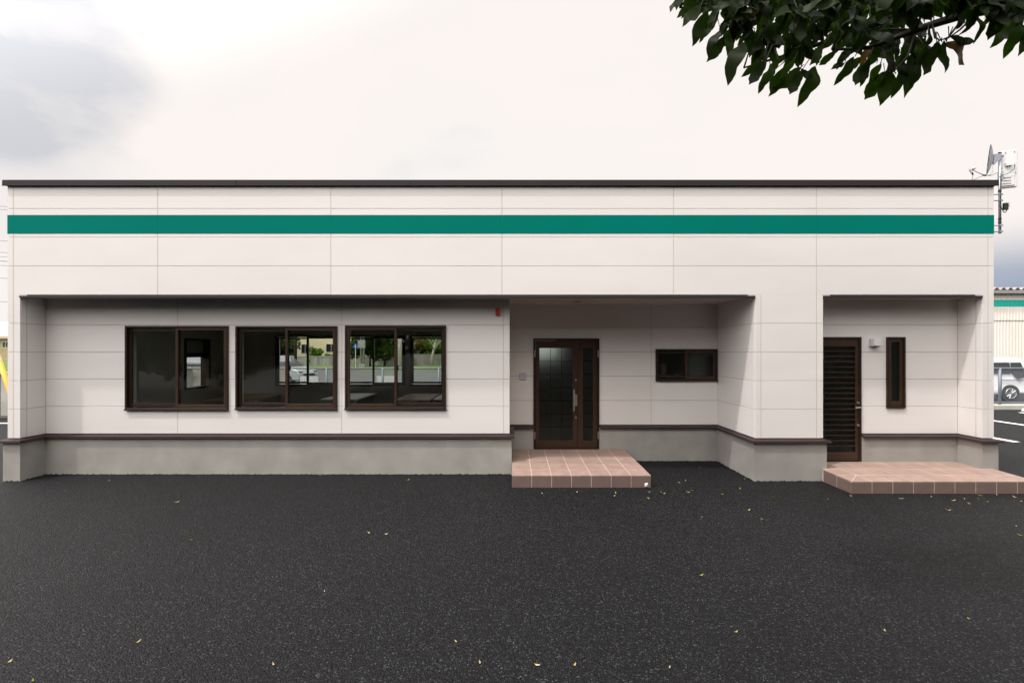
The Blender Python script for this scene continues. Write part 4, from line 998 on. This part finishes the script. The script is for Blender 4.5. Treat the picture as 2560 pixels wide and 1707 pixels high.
# ================================================================== OVERHANGING MAGNOLIA
def leaf_mesh(name, ln, wd, curl, seed, m, nick=False):
    rnd = random.Random(seed); bm = bmesh.new(); n = 11; rows_ = []
    for i in range(n + 1):
        u = i / n
        w = wd * .5 * (math.sin(math.pi * u ** 1.08) ** .62 if 0 < u < 1 else 0)
        if u > .9: w *= .62
        x = u * ln; z = -curl * ln * u * u + .012 * math.sin(u * 7 + seed)
        wl_, wr_ = w * rnd.uniform(.9, 1.08), w * rnd.uniform(.9, 1.08)
        if nick and .55 < u < .85: wr_ *= rnd.uniform(.45, .8)
        if 0 < i < n: rows_.append([bm.verts.new((x, -wl_, z + w * .12)), bm.verts.new((x, 0, z)), bm.verts.new((x, wr_, z + w * .12))])
        else: rows_.append([bm.verts.new((x, 0, z))])
    for a, b in zip(rows_, rows_[1:]):
        if len(a) == 1:
            for q in range(2): bm.faces.new((a[0], b[q], b[q + 1]))
        elif len(b) == 1:
            for q in range(2): bm.faces.new((a[q], b[0], a[q + 1]))
        else:
            for q in range(2): bm.faces.new((a[q], b[q], b[q + 1], a[q + 1]))
    tube(bm, [(-.018, 0, .004), (.004, 0, 0)], .0022, 4)
    bmesh.ops.recalc_face_normals(bm, faces=bm.faces)
    me = bpy.data.meshes.new(name); bm.to_mesh(me); bm.free(); me.materials.append(m)
    for p in me.polygons: p.use_smooth = True
    return me
LV = [leaf_mesh('magnolia_leaf', .165, .066, .12, 1, M['leaf']), leaf_mesh('magnolia_leaf', .155, .070, .18, 2, M['leaf'], True), leaf_mesh('magnolia_leaf', .175, .064, .08, 3, M['leaf']), leaf_mesh('magnolia_leaf', .145, .060, .28, 4, M['leaf'], True), leaf_mesh('magnolia_leaf', .15, .068, .15, 5, M['leaf_brown'], True)]
TR = empty('magnolia_tree', (5.4, 0.3, 0), 'broad leaved evergreen tree whose drooping branch hangs into the top right of the picture', 'tree')
def PP(px, py, d): return Vector(((px - 1280) * d / F, d, R((HY - py) * d / F)))
bm = bmesh.new()
tube(bm, [(5.4, .3, -.2), (5.3, .35, 1.5), (5.25, .4, 3.0), (5.1, .5, 4.4), (5.0, .6, 6.2)], [.24, .2, .18, .14, .06], 14)
mk('trunk', bm, M['bark'], TR, smooth=True)
D0 = 2.9
limb = [Vector((5.2, .45, 3.4)), Vector((4.4, 1.4, 4.35)), PP(2720, -40, 2.6), PP(2560, 5, 2.75), PP(2400, 40, 2.85), PP(2290, 75, 2.9), PP(2170, 120, 2.95), PP(2080, 125, 3.0)]
br = bmesh.new()
tube(br, limb, [.085, .065, .04, .033, .026, .020, .013, .007], 10)
limb4 = [PP(2720, -40, 2.6), PP(2600, -60, 2.9), PP(2480, -50, 3.05), PP(2380, -35, 3.1), PP(2300, -15, 3.15)]
tube(br, limb4, [.04, .024, .018, .012, .006], 8)
limb2 = [PP(2720, -40, 2.6), PP(2420, -120, 2.9), PP(2150, -90, 3.1), PP(1950, -40, 3.2), PP(1800, 10, 3.25), PP(1700, 20, 3.3)]
tube(br, limb2, [.05, .04, .03, .022, .013, .006], 8)
limb3 = [PP(2420, -120, 2.9), PP(2250, 40, 3.3), PP(2080, 100, 3.45), PP(1960, 140, 3.5), PP(1860, 170, 3.5)]
tube(br, limb3, [.03, .024, .018, .011, .006], 8)
# visible twigs at the right
tw = [[PP(2400, 38, 2.85), PP(2395, 62, 2.84), PP(2370, 95, 2.83), PP(2350, 101, 2.83)], [PP(2330, 60, 2.88), PP(2338, 95, 2.85), PP(2350, 101, 2.83)], [PP(2350, 101, 2.83), PP(2335, 112, 2.82)],
      [PP(2430, 45, 2.8), PP(2400, 75, 2.8), PP(2365, 100, 2.82)], [PP(2290, 75, 2.9), PP(2270, 140, 2.9), PP(2235, 180, 2.9)], [PP(2200, 110, 2.95), PP(2225, 165, 2.92), PP(2240, 185, 2.9)]]
for q in tw: tube(br, q, [.006] * (len(q) - 1) + [.003], 6)
env = [(1660, 5), (1675, 20), (1690, 50), (1735, 105), (1765, 130), (1800, 130), (1822, 180), (1850, 160), (1880, 195), (1930, 232), (1970, 225), (2025, 240), (2050, 165), (2085, 150), (2110, 195), (2150, 205), (2165, 230), (2205, 255), (2240, 200), (2270, 235), (2300, 180), (2320, 165), (2345, 80), (2440, 70), (2470, 85), (2500, 70), (2530, 125), (2600, 140), (2760, 150)]
def envy(px):
    for (a, ya), (b, yb) in zip(env, env[1:]):
        if a <= px <= b: return ya + (yb - ya) * (px - a) / (b - a)
    return -50
rnd = random.Random(77)
leaves = []          # (matrix, mesh index, shown height row)
def put_leaf(p, d, face, k, sc=1.0):
    d = d.normalized(); y = face.cross(d)
    if y.length < .05: y = Vector((1, 0, 0)).cross(d)
    y.normalize(); z = d.cross(y)
    m = Matrix((d, y, z)).transposed().to_4x4()
    return Matrix.Translation(p) @ m @ Matrix.Scale(sc, 4)
def cluster(px, py, d, n, spread=.75):
    tip = PP(px, py, d)
    for q in range(n):
        a = rnd.uniform(0, 2 * math.pi)
        dirv = Vector((math.cos(a) * spread * rnd.uniform(.3, 1.1), math.sin(a) * spread * rnd.uniform(.3, 1.1), -rnd.uniform(.65, 1.0)))
        if rnd.random() < .12: dirv.z = rnd.uniform(-.2, .3)
        face = Vector((rnd.uniform(-.7, .7), -1, rnd.uniform(-.2, .9)))
        k = rnd.choices(range(5), (5, 4, 4, 3, .35))[0]; sc = rnd.uniform(.8, 1.12)
        leaves.append((put_leaf(tip + Vector((rnd.uniform(-.02, .02), rnd.uniform(-.02, .02), rnd.uniform(-.015, .03))), dirv, face, k, sc), k, px, py))
    return tip
LEN = [.165, .155, .175, .145, .15]
RIM = [(1697,-4,1675,26),(1726,-14,1709,22),(1742,10,1693,42),(1750,16,1710,59),(1767,31,1736,111),(1795,23,1769,59),(1781,66,1749,100),(1800,72,1766,135),(1816,90,1771,152),(1824,78,1822,135),(1862,98,1822,183),(1892,100,1849,137),(1906,98,1873,137),(1902,110,1885,158),(1910,143,1872,186),(1914,152,1873,211),(1926,172,1904,223),(1957,172,1927,239),(1974,170,1939,239),(2003,168,1952,222),(2002,180,1975,235),(2002,172,2034,204),(2043,160,2019,246),(2088,130,2048,164),(2112,158,2080,171),(2138,140,2100,208),(2150,146,2112,178),(2162,158,2139,212),(2170,152,2156,214),(2200,162,2176,210),(2212,182,2163,248),(2218,178,2184,232),(2226,182,2205,262),(2236,180,2229,248),(2253,132,2273,239),(2262,140,2258,226),(2284,128,2283,216),(2313,118,2296,183),(2342,110,2313,187),(2354,104,2374,177),(2366,104,2429,153),(2372,96,2441,104),(2448,34,2461,96),(2482,20,2458,66),(2540,32,2493,111),(2552,48,2528,132),(2569,56,2556,134),(2590,50,2580,136),(2300,96,2300,140),(2320,88,2296,132),(1850,60,1800,120),(1945,150,1915,200),(1985,150,1952,196),(2235,120,2222,190),(2130,116,2096,160),(2060,110,2030,160),(2420,18,2400,70),(2330,70,2318,128)]
for q, (bx, by, tx, ty) in enumerate(RIM):
    d0 = 2.83 if 2335 < bx < 2380 else rnd.uniform(2.75, 3.1)
    P0 = PP(bx, by, d0); P1 = PP(tx, ty, d0 + rnd.uniform(-.04, .04))
    k = 4 if (bx, by) == (2366, 104) else rnd.randrange(4)
    leaves.append((put_leaf(P0, P1 - P0, Vector((rnd.uniform(-.55, .55), -1, rnd.uniform(-.3, .5))), k, (P1 - P0).length / LEN[k]), k, bx, by + 1000))
    src0 = P0 + Vector((rnd.uniform(-.01, .05), rnd.uniform(-.02, .04), rnd.uniform(.04, .09)))
    tube(br, [P0, src0], [.002, .003], 4, cap=False)
tips = [(bx, by - 14, 2.95, 0) for bx, by, tx, ty in RIM[::2] if not 2330 < bx < 2400]
tries = 0; inner = [(x_, y_, 2.62 + .02 * (q_ % 4), 6) for q_, (x_, y_) in enumerate(((2298,-14),(2335,-20),(2372,-26),(2405,-30),(2440,-26),(2474,-24),(2508,-14),(2540,-6),(2462,-2),(2496,2),(2525,10),(2568,6),(2270,-10),(2240,-24)))]
while len(inner) < 195 and tries < 30000:
    tries += 1
    px, py = rnd.uniform(1690, 2640), rnd.uniform(-120, 150)
    lim = envy(px) - 112
    if px > 2300: lim = min(lim, 4 if px < 2480 else 34) 
    if py > lim: continue
    if 2110 < px < 2330 and 20 < py and rnd.random() < .6: continue
    if any((px - a) ** 2 + ((py - b)) ** 2 < 22 ** 2 for a, b, *_ in inner): continue
    inner.append((px, py, rnd.uniform(2.8, 3.6), rnd.randint(4, 6)))
skeleton = limb[2:] + limb2 + limb3 + limb4
for (px, py, d, n) in tips + inner:
    tp = cluster(px, py, d, n) if n else PP(px, py, d)
    src = min(skeleton, key=lambda v: (v - tp).length + (.3 if v.z < tp.z - .05 else 0))
    midp = (src + tp) / 2 + Vector((rnd.uniform(-.05, .05), rnd.uniform(-.05, .05), rnd.uniform(0, .06)))
    if n: tube(br, [src, midp, tp + Vector((0, 0, .01))], [.007, .005, .003], 5, cap=False)
mk('branches', br, M['bark'], TR, smooth=True)
leaves.sort(key=lambda l: -l[3] if 1640 < l[2] < 2570 else 999)
root = wloc(TR)
RV, RF = [], []
LD = [([v.co.copy() for v in m.vertices], [tuple(p.vertices) for p in m.polygons]) for m in LV]
def add_rest(m, k):
    n0 = len(RV); vs, fs = LD[k]; m = Matrix.Translation(-root) @ m
    RV.extend([m @ v for v in vs]); RF.extend([tuple(i + n0 for i in f) for f in fs])
for i, (m, k, px, py) in enumerate(leaves):
    if i < 300:
        o = bpy.data.objects.new('leaf', LV[k]); C.objects.link(o); o.parent = TR
        o.matrix_local = Matrix.Translation(-root) @ m
    else: add_rest(m, k)
# the crown above and behind the frame
rc = random.Random(9); made = 0
while made < 2600:
    c = Vector((rc.gauss(3.9, 1.4), rc.gauss(.5, 1.2), rc.gauss(5.3, .7)))
    if c.z < 4.4 or c.z < 2.06 + .80 * c.y + .35 or c.y > 3.2: continue
    made += 1
    add_rest(put_leaf(c, Vector((rc.gauss(0, .6), rc.gauss(0, .6), -.7)), Vector((rc.gauss(0, 1), -1, .6)), 0, 1.2), rc.randrange(4))
me = bpy.data.meshes.new('foliage'); me.from_pydata(RV, [], RF); me.materials.append(M['leaf'])
for p in me.polygons: p.use_smooth = True
f_ = bpy.data.objects.new('foliage', me); C.objects.link(f_); f_.parent = TR; f_['kind'] = 'stuff'

# ================================================================== LITTER AND FALLEN LEAVES
bm = bmesh.new(); bmesh.ops.create_icosphere(bm, subdivisions=2, radius=.032)
rp = random.Random(4)
for v in bm.verts: v.co = Vector((v.co.x * .9, v.co.y * .8, v.co.z * 1.25)) * rp.uniform(.6, 1.25)
p0 = Vector((2.013, 6.86, .045))
bmesh.ops.translate(bm, vec=p0, verts=bm.verts)
o = mk('crumpled_paper', bm, M['paper'], loc=(p0.x, p0.y, 0)); tag(o, 'crumpled white paper against the front of the entrance step', 'litter')
def fall_mesh(seed, m):
    r_ = random.Random(seed); bm = bmesh.new(); n = 6; ln, wd = .085, .0135
    rows_ = []
    for i in range(n + 1):
        u = i / n; w = wd * math.sin(math.pi * u) ** .7 if 0 < u < 1 else .0008
        x = (u - .5) * ln; z = .006 + .018 * (2 * u - 1) ** 2 * r_.uniform(.6, 1.3)
        rows_.append([bm.verts.new((x, -w, z + .012 * r_.random())), bm.verts.new((x, .004 * math.sin(u * 5), z)), bm.verts.new((x, w, z + .014 * r_.random()))])
    for a, b in zip(rows_, rows_[1:]):
        for q in range(2): bm.faces.new((a[q], b[q], b[q + 1], a[q + 1]))
    me = bpy.data.meshes.new('fallen_leaf'); bm.to_mesh(me); bm.free(); me.materials.append(m); return me
FL = [fall_mesh(i, M['dry_leaf']) for i in range(3)] + [fall_mesh(i + 9, M['green_leaf']) for i in range(2)]
spots = [(250,1104),(406,1154),(735,1092),(937,1103),(847,1224),(886,1227),(318,1474),(627,1526),(1047,1473),(1102,1522),(1233,1528),(1320,1527),(1538,1532),(2032,1448),(2225,1421),(1611,1322),(2335,1209),(2342,1229),(2178,1172),(2215,1146),(1750,1192),(1613,1188),(1491,1130),(1518,1131),(1575,1104),(1560,1109),(1490,1145),(1245,1134),(1325,1131),(1414,1133),(1411,1139),(1607,1074),(1710,1101),(1730,1103),(1902,1147),(2250,1138),(2290,1137),(2268,1152),(2330,1142),(745,1358),(22,1520),(75,1563),(1955,1139),(2070,1146),(2140,1141),(2190,1150),(2226,1157),(2345,1152),(1525,1134),(1581,1131),(1590,1126),(1845,1104),(1775,1142),(1660,1135),(1700,1123),(2248,1146),(1690,1452),(440,1240),(570,1087),(1720,1172)]
rf = random.Random(31)
big = {(1538,1532): 'curled tan leaf low in the foreground right of centre', (2225,1421): 'tan leaf on the dark asphalt in the lower right', (2032,1448): 'small orange brown leaf left of the tan leaf in the lower right', (318,1474): 'pale leaf lying alone in the lower left foreground', (627,1526): 'orange leaf at the bottom left of the foreground', (1047,1473): 'pale dry leaf lying alone in the lower middle foreground',
       (1102,1522): 'yellowish leaf low in the foreground left of centre', (2335,1209): 'long pale leaf at the right edge below the wide step', (847,1224): 'pale leaf in the middle of the asphalt below the left wall', (406,1154): 'pale leaf on the asphalt below the leftmost window', (2178,1172): 'pale leaf below the wide step near the right edge', (250,1104): 'leaf close to the left plinth corner', (2342,1229): 'yellow green leaf at the right edge below the long pale leaf'}
def where(q):
    x, y = q
    if y > 1300: return 'scattered over the lower foreground'
    if x < 1170: return 'along the long left wall'
    if x < 1500: return 'before the entrance step'
    if x < 1885 and y < 1112: return 'near the plinth between both steps'
    if x < 1885: return 'on asphalt between both steps'
    return 'before the wide right step'
ORD = ['first', 'second', 'third', 'fourth', 'fifth', 'sixth', 'seventh', 'eighth', 'ninth', 'tenth', 'eleventh', 'twelfth', 'thirteenth', 'fourteenth', 'fifteenth']
regions = {}
for q in sorted(spots):
    if q not in big: regions.setdefault(where(q), []).append(q)
for i, s in enumerate(spots):
    px, py = s[0] / .91875, s[1] / .91875
    y = H * F / (py - HY); x = (px - 1280) * y / F
    on = 0.0
    k = rf.choice((0, 1, 2, 0, 1, 3, 4)) if s not in big else (3 if 'green' in big[s] else rf.choice((0, 1, 2)))
    o = bpy.data.objects.new('fallen_leaf', FL[k]); C.objects.link(o)
    o.location = (x, y, on); o.rotation_euler = (rf.uniform(-.25, .25), rf.uniform(-.2, .2), rf.uniform(0, 6.28)); sc = rf.uniform(.75, 1.25) * (.38 if y < 4 else .52); o.scale = (sc,) * 3
    if s in big: tag(o, big[s], 'leaf')
    else: tag(o, '%s from left of the small leaves %s' % (ORD[regions[where(s)].index(s)], where(s)), 'leaf', 'fallen leaves')
